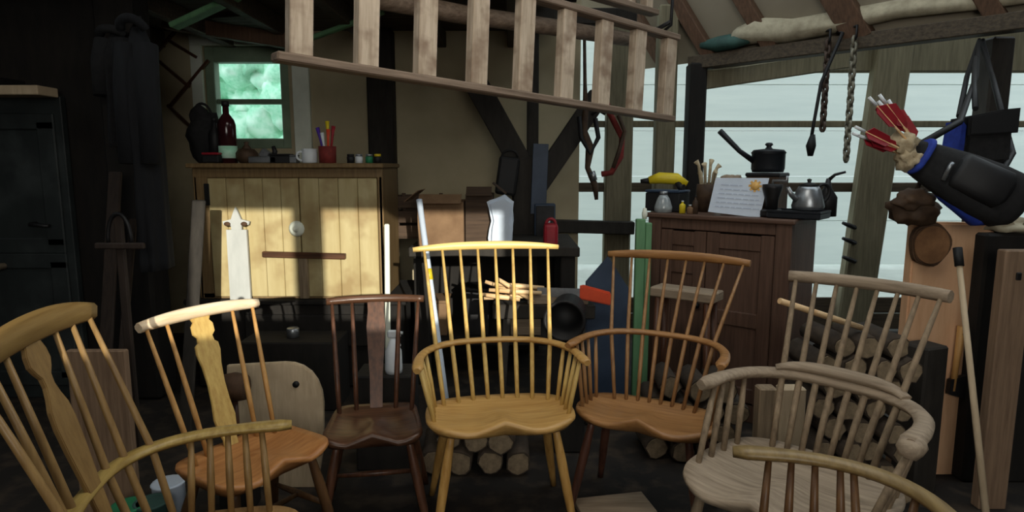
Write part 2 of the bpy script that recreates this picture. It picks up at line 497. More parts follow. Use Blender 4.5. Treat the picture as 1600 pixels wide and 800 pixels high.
# window
w = bmnew()
wc = ((WL+WR)/2, YB+.07, (WB+WT)/2)
fw = .07
for x in (WL+fw/2, WR-fw/2):
    box(w, (x, YB+.06, wc[2]), (fw, .1, WT-WB), bev=.006)
box(w, (wc[0], YB+.06, WT-.06), (WR-WL-2*fw, .1, .12), bev=.006)
box(w, (wc[0], YB+.06, WB+.04), (WR-WL-2*fw, .1, .08), bev=.006)
zm = at(390, 158, YB).z
box(w, (wc[0], YB+.06, zm), (WR-WL-2*fw, .06, .04), bev=.005)
win = struct('window_1', w, M['mint'])
b = bmnew(); box(b, (wc[0], YB+.075, wc[2]), (WR-WL-2*fw+.01, .004, WT-WB-.16)); obj('pane', b, M['glass'], win)
b = bmnew(); box(b, (WL-.05, YB-.015, wc[2]-.02), (.09, .03, WT-WB+.1), bev=.004); struct('trim_window_left', b, M['white_paint'])
x0, x1 = at(460, 180, YB-.02).x, at(486, 180, YB-.02).x
b = bmnew(); box(b, ((x0+x1)/2, YB-.02, wc[2]-.06), (x1-x0, .04, WT-WB+.1), bev=.004); struct('trim_window_right', b, M['white_paint'])
b = bmnew(); box(b, (wc[0]+.06, YB-.02, WT+.04), (WR-WL+.3, .04, .08), bev=.004); struct('trim_window_top', b, M['white_paint'])
# leafy tree outside the window
t = thing('tree', 'pale green leafy tree outside the small window', 'tree', (-4.6, 10.2, -.07))
b = bmnew(); tube(b, [(0, 0, 0), (.05, 0, 1.2), (0, .05, 2.4)], [.16, .12, .08]); obj('trunk', b, M['bark'], t)
b = bmnew()
rnd = random.Random(3)
for k in range(90):
    blob(b, (rnd.uniform(-2.3, 2.3), rnd.uniform(-.25, .25), rnd.uniform(.5, 3.9)), [rnd.uniform(.3, .5)]*3, .2, 9, k, 3)
obj('foliage', b, M['leaf'], t)

# left partition with dark door
YP = 3.75
b = bmnew(); box(b, ((XL-2.3)/2, YP+.06, 1.2), (-2.3-XL, .1, 2.4)); struct('wall_partition', b, M['blacktimber'])
b = bmnew(); beam(b, (at(205, 250, YP-.02).x, YP, 0), (at(205, 250, YP-.02).x, YP, 2.36), .22, .2, up=(0, 1, 0), bev=.02); struct('trim_partition_post', b, M['blacktimber'])
dx1 = at(108, 300, YP-.05).x
dt = at(50, 150, YP-.05).z
d = bmnew(); box(d, (dx1-.42, YP-.03, dt/2), (.84, .045, dt), bev=.004)
door = struct('door_1', d, M['doorpaint'])
for z in (dt*.27, dt*.72):
    b = bmnew()
    for k in (-1, 1):
        box(b, (dx1-.42+k*.33, YP-.06, z), (.1, .02, dt*.4), bev=.006)
        box(b, (dx1-.42, YP-.06, z+k*dt*.2), (.76, .02, .09), bev=.006)
    obj('door_panel', b, M['doorpaint'], door)
b = bmnew(); tube(b, [(dx1-.2, YP-.06, 1.05), (dx1-.2, YP-.11, 1.05), (dx1-.09, YP-.11, 1.04)], .012); obj('door_handle', b, M['iron'], door)
t = thing('plank', 'pale plank lying on brackets above the slate painted door', 'plank', at(18, 143, YP-.16))
b = bmnew(); box(b, (-.05, 0, .0), (.5, .16, .05), bev=.004); obj('board', b, M['slab'], t)
b = bmnew()
box(b, (-.06, .08, .05), (.03, .2, .05)); obj('bracket', b, M['iron'], t)

# ------------------------------------------------------------------ chairs
def sg(x, e):
    return math.copysign(abs(x)**e, x)
def seat_bm(w, d, zs, th=.045, ex=.62, ey=.62, wave=.018, dip=.018, back_narrow=0.0):
    b = bmnew()
    N, K = 56, 9
    def outline(a):
        c, s = math.cos(a), math.sin(a)
        x = w/2*sg(c, ex); y = d/2*sg(s, ey)
        x *= 1 - back_narrow*(.5 + y/d)
        if s < 0:
            y += wave*math.exp(-(x/(.13*w))**2)*(-s)**2
        return x, y
    def topz(x, y, r):
        u, v = x/(w/2), y/(d/2)
        z = -dip*1.5*(1-r**3)*math.exp(-((v-.15)/.75)**2)
        z += dip*.9*math.exp(-(u/.16)**2)*(1 if v < 0 else math.exp(-(v/.3)**2))*(1-r**6*.3)
        fr = max(0, -v)
        z -= dip*1.3*fr**2*math.exp(-((abs(u)-.5)/.3)**2)
        return zs + z
    top = []
    for k in range(1, K+1):
        r = k/K
        row = []
        for i in range(N):
            x, y = outline(2*PI*i/N)
            x *= r; y *= r
            row.append(b.verts.new((x, y, topz(x, y, r))))
        top.append(row)
    cv = b.verts.new((0, 0, topz(0, 0, 0)))
    mid, bot = [], []
    for i in range(N):
        x, y = outline(2*PI*i/N)
        zt = topz(x, y, 1)
        mid.append(b.verts.new((x*1.012, y*1.012, zt-.014)))
        bot.append(b.verts.new((x*.93, y*.92, zs-th)))
    cb_ = b.verts.new((0, 0, zs-th))
    for i in range(N):
        j = (i+1) % N
        b.faces.new((cv, top[0][i], top[0][j])).smooth = True
        for k in range(K-1):
            b.faces.new((top[k][i], top[k+1][i], top[k+1][j], top[k][j])).smooth = True
        b.faces.new((top[-1][i], mid[i], mid[j], top[-1][j])).smooth = True
        b.faces.new((mid[i], bot[i], bot[j], mid[j])).smooth = True
        b.faces.new((bot[i], cb_, bot[j]))
    return b
VASE = [(0, .62), (.06, .6), (.12, .8), (.22, .95), (.34, .8), (.48, .74), (.62, .84), (.72, 1.05), (.78, 1.0), (.80, .72), (.84, .66), (.87, .95), (.93, .95), (.96, .7), (1, .9)]
FIDDLE = [(0, .5), (.2, .52), (.42, .68), (.58, .92), (.68, 1.0), (.745, .9), (.79, .6), (.83, .42), (.865, .45), (.89, .75), (.92, 1.0), (.96, .95), (1, .7)]
PLAIN = [(0, .7), (.3, .75), (.55, .95), (.75, 1.1), (.9, .95), (1, 1.0)]
def chair(name, label, q, mats, spind=8, base=.40, splat=None, splat_w=.04, comb_h=.04, comb_arch=0.0, comb_t=.022, comb_end=.8,
          bow=True, arms=4, bow_s=(.036, .022), sr=.0065, no_comb=False, over=.012, wave=.018, ex=.62, ey=.62, narrow=0., group='chairs set out in the workshop',
          topf=.94, stretch=True, rear_bow=None, spl_h=.5, front_post=False, legs_r=.018, scroll=False, gap=0.0):
    x, y, th = q['x'], q['y'], q['th']
    w, d, zs, cw, zc, lean = q['w'], q['d'], q['zs'], q['cw'], q['zc'], q['lean']
    aw, zb, yt, cb = q.get('aw', .3), q.get('zb', .66), q.get('yt', -.1), q.get('cb', .02)
    t = thing(name, label, 'chair', (x, y, 0), th, group)
    sb = d/2
    obj('seat', seat_bm(w, d, zs, wave=wave, ex=ex, ey=ey, back_narrow=narrow), mats['seat'], t)
    lm = mats['leg']
    tops, feet = [], []
    for sx in (-1, 1):
        for sy in (-1, 1):
            p = Vector((sx*.34*w, sy*.30*d, zs-.03))
            f = Vector((sx*(.34*w+.07), sy*(.30*d+(.06 if sy < 0 else .11)), 0))
            tops.append(p); feet.append(f)
            b = bmnew()
            rr = legs_r
            tube(b, [p.lerp(f, s) for s in (0, .12, .35, .6, .85, 1)], [rr*.7, rr*.85, rr*1.05, rr, rr*.8, rr*.7], 10)
            obj('leg', b, lm, t)
    for a, c in (((0, 1), (2, 3)) if stretch else ()):
        b = bmnew()
        p, s_ = tops[a].lerp(feet[a], .55), tops[c].lerp(feet[c], .55)
        tube(b, [p, p.lerp(s_, .5), s_], [.008, .013, .008]); obj('stretcher', b, lm, t)
    if stretch:
        b = bmnew()
        p = (tops[0].lerp(feet[0], .55)+tops[1].lerp(feet[1], .55))/2
        s_ = (tops[2].lerp(feet[2], .55)+tops[3].lerp(feet[3], .55))/2
        tube(b, [p, p.lerp(s_, .5), s_], [.008, .013, .008]); obj('stretcher', b, lm, t)
    yb = sb + lean*.35
    eb = .75
    def bowp(a):                                       # a 0..pi, left tip to right tip
        return Vector((-aw*sg(math.cos(a), eb), yt + (yb-yt)*abs(math.sin(a))**eb, zb))
    def bow_at_x(xx):
        a = math.acos(max(-1, min(1, -sg(xx/aw, 1/eb))))
        return bowp(a)
    if bow:
        n = 30
        pts = [bowp(PI*i/n) for i in range(n+1)]
        ends = (pts[0]-pts[2]).normalized()
        pts = [pts[0] + Vector((-.004, -.035, -.002))] + pts + [pts[-1] + Vector((.004, -.035, -.002))]
        sz = []
        for i in range(len(pts)):
            k = abs(i/(len(pts)-1)*2-1)
            sw = bow_s[0]*(1 + .35*max(0, (k-.8)/.2))
            if i in (0, len(pts)-1):
                sw *= .55
            sz.append((sw, bow_s[1]))
        b = bmnew(); sweep(b, pts, sz, ch=.5)
        if scroll:
            for e in (pts[-1],):
                blob(b, e + Vector((0, .02, -.012)), (.034, .05, .03), .1, 3, 2, 2)
        obj('arm_bow', b, mats.get('bow', mats['comb']), t)
        if rear_bow:
            hgt, wid, span = rear_bow
            b = bmnew()
            pp = [bowp(PI*(.5 + span*(2*i/12-1))) + Vector((0, .004, bow_s[1]/2+hgt/2*(1-abs(2*i/12-1)**3*.7)-.003)) for i in range(13)]
            sweep(b, pp, [(wid*(1-.3*abs(2*i/12-1)), hgt*(1-.7*abs(2*i/12-1)**3)) for i in range(13)], ch=.5)
            obj('arm_crest', b, mats.get('bow', mats['comb']), t)
    # back spindles
    ts = [(-1 + 2*i/(spind-1)) for i in range(spind)] if spind > 1 else [0]
    if splat:
        h_ = spind//2
        g0 = spl_h
        ts = [-(g0+(1-g0)*i/(h_-1)) if h_ > 1 else -1 for i in range(h_)]
        ts = ts + [-v for v in ts]
    ztop = zb if no_comb else zc - comb_h*.3
    for tt in ts:
        xb = tt*w*base
        p0 = Vector((xb, sb-.03-.25*d*abs(2*xb/w)**2.5, zs-.012))
        if no_comb:
            xt = tt*aw*.86
            p2 = bow_at_x(xt)
            pl = [p0, p0.lerp(p2, .5), p2]
            rad = [sr*1.0, sr*1.25, sr*.9]
        else:
            p2 = Vector((tt*cw*topf, sb+lean-cb*tt*tt, ztop))
            if bow:
                xm = tt*(w*base + (cw*topf - w*base)*.42)
                xm = max(-aw*.93, min(aw*.93, xm))
                pm = bow_at_x(xm)
                pl = [p0, p0.lerp(pm, .5), pm, pm.lerp(p2, .5), p2]
                rad = [sr*1.0, sr*1.2, sr*1.15, sr*1.0, sr*.75]
            else:
                pl = [p0, p0.lerp(p2, .35), p0.lerp(p2, .7), p2]
                rad = [sr*1.0, sr*1.25, sr*1.05, sr*.8]
        b = bmnew(); tube(b, pl, rad, 8); obj('spindle', b, mats['spindle'], t)
    if splat:
        p0 = Vector((0, sb-.03, zs-.01))
        p2 = Vector((0, sb+lean, ztop))
        L = (p2-p0).length
        ol = [(splat_w*k, L*s) for s, k in splat] + [(-splat_w*k, L*s) for s, k in reversed(splat)]
        Mx = Matrix.Translation(p0) @ Matrix.Rotation(-math.atan2(p2.y-p0.y, p2.z-p0.z), 4, 'X')
        b = bmnew(); prism(b, ol, .011, Mx, .002); obj('splat', b, mats.get('splat', mats['spindle']), t)
    if not no_comb:
        b = bmnew()
        n = 18
        pts, sz = [], []
        for i in range(n+1):
            k = -1 + 2*i/n
            hh = comb_h*(comb_end + (1-comb_end)*(1-abs(k)**2.5))
            pts.append(Vector((k*(cw+over), sb+lean-cb*k*k, zc + comb_arch*(1-k*k) + hh*.5 - comb_h*.5)))
            sz.append((comb_t, hh))
        sweep(b, pts, sz, ch=.45); obj('crest_rail', b, mats['comb'], t)
    if bow and arms:
        for sx in (-1, 1):
            for i in range(arms):
                f = (i+.6)/(arms+.2)
                ytp = yt + .02 + (yb-yt)*.62*(1-f)
                a = math.asin(max(0, min(1, (ytp-yt)/(yb-yt)))**(1/eb))
                p2 = bowp(a); p2.x *= -sx
                yy = -d*.28 + (1-f)*d*.62
                xx = sx*(w/2-.03)*(1 - .12*max(0, yy/(d/2))**2)
                p0 = Vector((xx, yy, zs-.012))
                r_ = sr*(1.9 if (front_post and i == arms-1) else 1.0)
                b = bmnew(); tube(b, [p0, p0.lerp(p2, .5), p2], [r_, r_*1.2, r_*.85]); obj('arm_spindle', b, mats['spindle'], t)
    return t
qC = dict(x=-.046, y=2.377, th=.155, w=.57, d=.345, zs=.443, cw=.300, zc=1.03, lean=.262, aw=.312, zb=.651, yt=-.075, cb=.016)
qD = dict(x=.527, y=2.407, th=-.495, w=.548, d=.30, zs=.425, cw=.295, zc=.989, lean=.26, aw=.289, zb=.679, yt=-.069, cb=.027)
qE = dict(x=.82, y=1.782, th=-.845, w=.552, d=.50, zs=.462, cw=.237, zc=.99, lean=.25, aw=.299, zb=.676, yt=.03, cb=.043)
qB = dict(x=-.877, y=2.072, th=1.021, w=.43, d=.32, zs=.415, cw=.212, zc=.868, lean=.108, cb=.022)
qG = dict(x=-.54, y=2.40, th=.158, w=.38, d=.35, zs=.395, cw=.194, zc=.81, lean=.16, cb=.027)
qA = dict(x=-.711, y=1.417, th=1.783, w=.54, d=.42, zs=.43, cw=.262, zc=1.022, lean=.13, aw=.303, zb=.649, yt=-.113, cb=.019)
qF = dict(x=.64, y=1.189, th=-1.734, w=.54, d=.42, zs=.43, cw=.27, zc=1.0, lean=.097, aw=.305, zb=.675, yt=-.105, cb=.03)
chair('windsor_armchair', 'honey coloured comb-back armchair with pale top rail at the centre of the group', qC,
      dict(seat=M['honey_x'], leg=M['honey_z'], spindle=M['ash_z'], comb=M['ash_x'], bow=M['honey_x']), 8, .37, topf=.91, comb_h=.036, comb_end=.55, comb_arch=.004, arms=4, wave=.026, sr=.0082, stretch=False, over=.022)
chair('windsor_armchair', 'orange brown comb-back armchair with dark red legs in front of the brown cupboard', qD,
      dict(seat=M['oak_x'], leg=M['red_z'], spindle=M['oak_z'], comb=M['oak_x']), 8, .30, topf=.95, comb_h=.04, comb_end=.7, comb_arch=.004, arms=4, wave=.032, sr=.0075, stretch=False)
chair('windsor_armchair', 'weathered grey rustic armchair with chunky curved arm and thin straight top rail', qE,
      dict(seat=M['grey_x'], leg=M['grey_z'], spindle=M['grey_z'], comb=M['grey_x']), 8, .27, comb_h=.042, comb_end=.92, comb_t=.03, arms=4, bow_s=(.05, .034), rear_bow=(.036, .054, .2), scroll=True, sr=.0095, stretch=False)
chair('windsor_side_chair', 'armless chair with pale top rail, shaped splat and orange seat by the cream cabinet', qB,
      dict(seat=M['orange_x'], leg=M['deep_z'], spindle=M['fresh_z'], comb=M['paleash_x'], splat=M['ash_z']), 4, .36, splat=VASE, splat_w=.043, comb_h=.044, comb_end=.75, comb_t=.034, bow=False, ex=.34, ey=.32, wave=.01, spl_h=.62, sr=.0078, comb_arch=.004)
chair('windsor_side_chair', 'small dark brown armless chair with a flat splat left of the central chair', qG,
      dict(seat=M['dark_x'], leg=M['dark_z'], spindle=M['dark_z'], comb=M['dark_x'], splat=M['dark_z']), 4, .38, splat=PLAIN, splat_w=.036, comb_h=.034, comb_end=.85, comb_t=.028, bow=False, wave=.008, spl_h=.55, sr=.009, ex=.32, ey=.3, narrow=.16)
chair('windsor_armchair', 'brown armchair nearest the camera on the left, with arched top rail and fiddle shaped splat', qA,
      dict(seat=M['tan_x'], leg=M['mid_z'], spindle=M['mid_z'], comb=M['mid_x'], bow=M['olive_x'], splat=M['mid_z']), 6, .36, splat=FIDDLE, splat_w=.044, comb_h=.068, comb_end=.62, comb_arch=.009, arms=5, sr=.0085, bow_s=(.04, .024), spl_h=.42)
chair('windsor_armchair', 'nearest right low-back bow armchair with dark spindles, cut off by the bottom edge', qF,
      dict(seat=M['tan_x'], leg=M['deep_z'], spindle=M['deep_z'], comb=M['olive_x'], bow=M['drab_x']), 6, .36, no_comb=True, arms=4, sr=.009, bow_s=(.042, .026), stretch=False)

# ------------------------------------------------------------------ ladders
LA, LB = Vector((.93, 3.83)), Vector((-.80, 2.44))
ldir = (LB-LA).normalized()
langle = math.atan2(ldir.y, ldir.x)
def ladder(name, label, base, length, zb_, h, pitch, first, nr, sw, tilt, hooks, ztop):
    t = thing(name, label, 'ladder', (base.x, base.y, zb_), langle, 'wooden ladders hung under the loft')
    t.rotation_euler = (0, -tilt, langle)
    for z in (0, h):
        b = bmnew()
        box(b, (length/2, 0, z), (length, .075, .034), bev=.006)
        obj('rail', b, M['ladder_rail'], t)
    for k in range(nr):
        b = bmnew()
        box(b, (first+k*pitch, 0, h/2), (sw, .055, h-.03), bev=.004)
        obj('rung', b, M['ladder'], t)
    for s in hooks:
        b = bmnew()
        tube(b, [(s, 0, h+.01), (s, .06, h+.04), (s, .06, ztop-zb_-s*math.sin(tilt))], .009, 6)
        tube(b, [(s, -.05, h+.0), (s, -.05, h+.03), (s, .06, h+.06)], .012, 6)
        obj('iron_hook', b, M['iron'], t)
    return t
ladder('ladder', 'long worn wooden ladder hung on its edge across the middle of the room', LA, 2.30, 1.652, .46, .2685, .06, 9, .088, R(3.0), (.13, 1.67), 2.40)
off2 = Vector((.25, .38))
ladder('ladder', 'second wooden ladder stored higher up behind the long worn one', Vector((.86, 4.02)), .74, 2.29, .42, .155, .08, 5, .06, R(2.0), (.15, .6), 3.3)
t = tag(obj('timber_pole', tube(bmnew(), [at(585, -3, 3.25), at(720, 22, 3.5), at(860, 42, 3.72), at(985, 62, 3.98)], [.05, .048, .045, .04], 10), M['ladder_rail']), 'brown round pole stored under the loft behind the long ladder', 'pole')
t = tag(obj('green_light_board', beam(bmnew(), at(270, 42, 3.9), at(372, -6, 3.9), .1, .03), M['green']), 'board coloured with green light slanting under the loft at upper left', 'board')  # green light on the loft timber is put into the board colour
t = tag(obj('green_light_board', beam(bmnew(), at(480, 62, 4.4), at(600, 18, 4.4), .05, .03), M['green']), 'strip coloured with green light behind the first rungs of the long ladder', 'board')  # greenish lit strip, its light given as surface colour

# ------------------------------------------------------------------ cream cabinet on a dark chest
YC = 3.85
cl, cr = at(306, 360, YC), at(600, 360, YC)
ct, cbm = at(450, 262, YC).z, at(450, 466, YC).z
cxm, cwid, chh = (cl.x+cr.x)/2, cr.x-cl.x, ct-cbm
t = thing('chest', 'long dark low chest under the cream cabinet', 'chest', (cxm+.02, YC+.02, 0))
b = bmnew(); box(b, (0, .3, (cbm-.05)/2+.01), (cwid+.14, .62, cbm-.05), bev=.01); obj('body', b, M['blacktimber'], t)
b = bmnew(); box(b, (0, .29, cbm-.02), (cwid+.22, .7, .035), bev=.008); obj('top', b, M['blacktimber'], t)
b = bmnew(); box(b, (.1, -.03, cbm-.2), (cwid-.3, .04, .2), bev=.01); obj('drawer', b, M['blacktimber'], t)
t = thing('cabinet', 'cream painted two-door board cabinet standing under the window', 'cabinet', (cxm, YC, cbm))
b = bmnew()
W2 = cwid/2
box(b, (-W2+.012, .25, chh/2), (.024, .5, chh), bev=.004)
box(b, (W2-.012, .25, chh/2), (.024, .5, chh), bev=.004)
box(b, (0, .25, .015), (cwid-.05, .5, .03))
box(b, (0, .49, chh/2), (cwid-.05, .02, chh-.06))
box(b, (-W2+.05, .012, chh/2), (.085, .024, chh), bev=.004)
box(b, (W2-.018, .012, chh/2), (.03, .024, chh), bev=.004)
box(b, (0, .012, chh-.03), (cwid, .026, .06), bev=.004)
obj('body', b, M['cream_frame'], t)
b = bmnew(); box(b, (0, .23, chh+.012), (cwid+.03, .56, .028), bev=.006); obj('top', b, M['cream_frame'], t)
xa, xm_, xz = -W2+.093, -W2+cwid*.56, W2-.034
for k, (xx0, xx1) in enumerate(((xa, xm_-.002), (xm_+.002, xz))):
    b = bmnew()
    nbd = 5 if k == 0 else 4
    for i in range(nbd):
        bw_ = (xx1-xx0)/nbd
        box(b, (xx0+bw_*(i+.5), .0, chh/2-.025), (bw_-.002, .024, chh-.075), bev=.004)
    dd = obj('door', b, M['cream'], t)
    if k == 0:
        kk = at(465, 357, YC) - Vector((cxm, YC, cbm))
        b = bmnew(); lathe(b, [(.0, 0), (.045, 0), (.048, .006), (.03, .012), (.014, .014), (.016, .03), (.0, .034)], 16, Matrix.Translation((kk.x, -.012, kk.z)) @ Matrix.Rotation(PI/2, 4, 'X')); kn = obj('knob', b, M['white_paint'], dd)
    if k == 0:
        b = bmnew(); box(b, (xx0-.004, -.016, chh*.80), (.03, .01, .13), bev=.003); obj('hinge', b, M['iron'], dd)
b = bmnew(); p = at(475, 399, YC-.04) - Vector((cxm, YC, cbm)); box(b, (p.x, -.035, p.z), (.5, .03, .035), Matrix.Rotation(R(1.5), 4, 'Y'), bev=.004)
t = thing('tee_square', 'dark wooden tee shaped tool leaning on the cream cabinet doors', 'tool', (cxm, YC, cbm))
obj('cross_bar', b, M['dark_x'], t)
q_ = at(474, 430, YC-.04) - Vector((cxm, YC, cbm))
b = bmnew(); box(b, (q_.x, -.03, p.z/2), (.055, .022, p.z-.01), bev=.003); obj('upright', b, M['grey_z'], t)
# pale board with turned finial hung on left door
p0, p1 = at(376, 465, YC-.05), at(376, 356, YC-.05)
t = thing('splat_blank', 'pale grey board with a pointed cross shaped top against the cream cabinet', 'board', (p0.x, YC-.045, cbm+.003))
hb = p1.z - p0.z
b = bmnew()
ol = [(-.062, 0), (.062, 0), (.06, hb), (-.06, hb)]
prism(b, ol, .02, None, .003); obj('board', b, M['grey_paint'], t)
b = bmnew()
ol = [(-.03, hb), (-.032, hb+.025), (-.075, hb+.03), (-.08, hb+.05), (-.03, hb+.062), (-.012, hb+.11), (0, hb+.135), (.012, hb+.11), (.03, hb+.062), (.08, hb+.05), (.075, hb+.03), (.032, hb+.025), (.03, hb)]
prism(b, ol, .02, None, .002)
obj('finial', b, M['grey_paint'], t)
for sx in (-1, 1):
    b = bmnew(); blob(b, (sx*.05, -.014, hb+.035), (.02, .008, .014), 0, 1, 0, 2); obj('dark_inlay', b, M['bark'], t)

ctop = cbm + chh + .026
def on_cab(u, v, dy=.12):
    p = at(u, v, YC+dy)
    return Vector((p.x, YC+dy, ctop+.001))
def size(px_, Y):
    return px_*Y/FPX
# dark lumpy bag, bottles, tins
t = thing('work_bag', 'dark slumped bag at the left end of the cream cabinet top', 'bag', on_cab(321, 245, .28))
b = bmnew(); blob(b, (0, 0, .17), (.10, .09, .17), .16, 3, 4, 3); blob(b, (-.02, 0, .3), (.06, .05, .06), .2, 3, 5, 2); obj('body', b, M['blackcloth'], t)
b = bmnew(); tube(b, bez((-.06, 0, .3), (-.05, .0, .4), (.05, 0, .4), (.06, 0, .28)), .008, 6); obj('handle', b, M['blackcloth'], t)
def bottle(name, label, loc, h, r, m, capm, lab=None, grp='bottles on the cream cabinet'):
    t = thing(name, label, 'bottle', loc, 0, grp)
    b = bmnew(); lathe(b, [(0, 0), (r, 0), (r, .62*h), (r*.85, .7*h), (r*.36, .8*h), (r*.34, .93*h), (0, .93*h)], 16); obj('body', b, m, t)
    b = bmnew(); lathe(b, [(0, .92*h), (r*.42, .92*h), (r*.42, h), (0, h)], 12); obj('cap', b, capm, t)
    if lab:
        b = bmnew(); lathe(b, [(r*.9, .08*h), (r*1.02, .08*h), (r*1.02, .28*h), (r*.9, .28*h)], 16); obj('band', b, lab, t)
    return t
bottle('bottle', 'tall dark red glass bottle with pale green band before the window', on_cab(357, 246, .08), size(93, 3.95), .052, M['glass_dark'], M['black'], M['leaf'])
bottle('bottle', 'shorter dark bottle beside the tall dark red one', on_cab(338, 246, .16), size(70, 3.95), .038, M['black'], M['black'])
t = thing('tin', 'small red tin at the left end of the cabinet top', 'tin', on_cab(331, 243, -.01))
b = bmnew(); box(b, (0, 0, .025), (.1, .06, .05), bev=.008); obj('body', b, M['black'], t)
b = bmnew(); box(b, (0, 0, .055), (.1, .06, .014), bev=.005); obj('lid', b, M['red'], t)
t = thing('lidded_pot', 'dark rounded lidded pot on the cream cabinet below the window', 'pot', on_cab(386, 247, .1))
b = bmnew(); lathe(b, [(0, 0), (.04, 0), (.065, .03), (.065, .06), (.045, .085), (0, .09)], 16); obj('body', b, M['leather'], t)
b = bmnew(); lathe(b, [(0, .085), (.03, .085), (.02, .1), (.01, .115), (.018, .125), (0, .132)], 12); obj('knob', b, M['leather'], t)
t = thing('hand_plane', 'dull steel hand plane beneath the window on the cabinet top', 'hand plane', on_cab(412, 246, .05))
b = bmnew(); box(b, (0, 0, .02), (.17, .06, .04), bev=.006); box(b, (.01, 0, .055), (.05, .05, .05), Matrix.Rotation(R(35), 4, 'Y'), bev=.004); obj('body', b, M['steel'], t)
b = bmnew(); tube(b, [(.06, 0, .03), (.07, 0, .07), (.06, 0, .1)], [.014, .016, .012]); obj('handle', b, M['black'], t)
for u, lab, m, s in ((440, 'flat black box right of the steel plane on the cabinet top', 'black', (.12, .08, .055)), (456, 'pale grey small box beside the flat black box', 'steel', (.07, .07, .05))):
    t = thing('small_box', lab, 'box', on_cab(u, 246, .06))
    b = bmnew(); box(b, (0, 0, s[2]*.4), (s[0], s[1], s[2]*.8), bev=.004); obj('body', b, M[m], t)
    b = bmnew(); box(b, (0, 0, s[2]*.9), (s[0]+.004, s[1]+.004, s[2]*.2), bev=.004); obj('lid', b, M[m], t)
def mug(label, loc, r, h, m, a=0):
    t = thing('mug', label, 'mug', loc, a)
    b = bmnew(); lathe(b, [(0, 0), (r*.9, 0), (r, h*.1), (r, h), (r*.9, h), (r*.85, h*.15), (0, h*.12)], 18); obj('body', b, m, t)
    b = bmnew(); tube(b, bez((r*.95, 0, h*.8), (r*1.9, 0, h*.9), (r*1.9, 0, h*.15), (r*.95, 0, h*.2)), .007, 6); obj('handle', b, m, t)
    return t
mug('white mug in the middle of the cream cabinet top', on_cab(484, 247, .06), .045, .085, M['white'], R(200))
t = thing('brush_pot', 'brown pot holding purple, red and yellow handled brushes on the cabinet', 'pot', on_cab(512, 247, .05))
b = bmnew(); lathe(b, [(0, 0), (.05, 0), (.053, .1), (.045, .1), (.042, .012), (0, .01)], 16); obj('pot', b, M['rope'], t)
for dx, dy, mm, hh, lx in ((-.025, 0, 'purple', .21, -.03), (.0, .02, 'yellow', .25, 0), (.022, .0, 'red', .22, .02), (.01, -.02, 'orange', .2, .005), (-.012, -.015, 'white', .18, -.012)):
    b = bmnew(); tube(b, [(dx*.6, dy, .015), (dx+lx*.5, dy, hh*.7), (dx+lx, dy, hh)], [.006, .008, .013], 8); obj('brush', b, M[mm], t)
for u, lab, m in ((548, 'small black jar near the right end of the cream cabinet', 'black'), (561, 'small white jar near the right end of the cream cabinet', 'white'), (577, 'small mint green jar near the right end of the cabinet', 'greensm'), (590, 'small yellow topped dark jar at the cabinet end', 'yellow')):
    t = thing('jar', lab, 'jar', on_cab(u, 247, .05), 0, 'small jars on the cream cabinet')
    b = bmnew(); lathe(b, [(0, 0), (.022, 0), (.024, .035), (.018, .042), (0, .042)], 14); obj('body', b, M['black'] if m == 'yellow' else M[m], t)
    b = bmnew(); lathe(b, [(0, .04), (.021, .04), (.021, .054), (0, .054)], 14); obj('lid', b, M['black'] if m == 'black' else M['yellow' if m == 'yellow' else 'steel'], t)
# expanding peg rack on plaster left of window
t = thing('peg_rack', 'dark criss-cross folding peg rack on the wall left of the window', 'rack', at(288, 150, YB-.02))
o0 = at(288, 150, YB-.02)
for (u0, v0, u1, v1) in ((248, 95, 296, 136), (326, 94, 264, 168), (262, 164, 304, 204), (262, 62, 308, 90), (244, 82, 276, 46)):
    b = bmnew(); a_, c_ = at(u0, v0, YB-.02)-o0, at(u1, v1, YB-.03)-o0
    beam(b, a_, c_, .022, .03, up=(0, 1, 0), bev=.003); obj('slat', b, M['dark_z'], t)

# coats on the left
def coat(label, u0, u1, v0, v1, Y, m, seed):
    a, c = at(u0, v0, Y), at(u1, v1, Y)
    w_, h_ = c.x-a.x, a.z-c.z
    t = thing('hanging_coat', label, 'coat', ((a.x+c.x)/2, Y, c.z), 0, 'coats hanging by the left post')
    b = bmnew()
    N, K = 40, 24
    rows = []
    for k in range(K+1):
        s = k/K
        wid = (.5*w_)*(.35+.65*min(1, s/.14)**.6)*(1+.12*s)
        row = []
        for i in range(N):
            an = 2*PI*i/N
            fold = 1 + .12*s*math.sin(an*7+seed) + .08*noise.noise(Vector((an*2, s*4, seed)))
            row.append(b.verts.new((wid*math.cos(an)*fold, .11*(.5+.5*min(1, s/.2))*math.sin(an)*fold, h_*(1-s))))
        rows.append(row)
    for k in range(K):
        for i in range(N):
            b.faces.new((rows[k][i], rows[k][(i+1) % N], rows[k+1][(i+1) % N], rows[k+1][i])).smooth = True
    b.faces.new(rows[0]); b.faces.new(rows[-1][::-1])
    obj('body', b, m, t)
    for sx in (-1, 1):
        b = bmnew()
        tube(b, [(sx*w_*.38, -.03, h_*.93), (sx*w_*.5, -.06, h_*.75), (sx*w_*.5, -.08, h_*.45)], [.06, .055, .045], 12); obj('sleeve', b, m, t)
    b = bmnew(); tube(b, bez((-.06, -.05, h_*.99), (-.05, -.1, h_*1.04), (.05, -.1, h_*1.04), (.06, -.05, h_*.99)), .022, 8); obj('collar', b, m, t)
    b = bmnew(); tube(b, [(0, .0, h_*.99), (0, .02, h_*1.05), (min(0, at(205, 250, YP).x+.09-(a.x+c.x)/2), YP-.06-Y, h_*1.06)], .008, 6); obj('peg', b, M['iron'], t)
coat('long black coat hanging on the left post', 168, 214, 55, 230, 3.5, M['blackcloth'], 1)
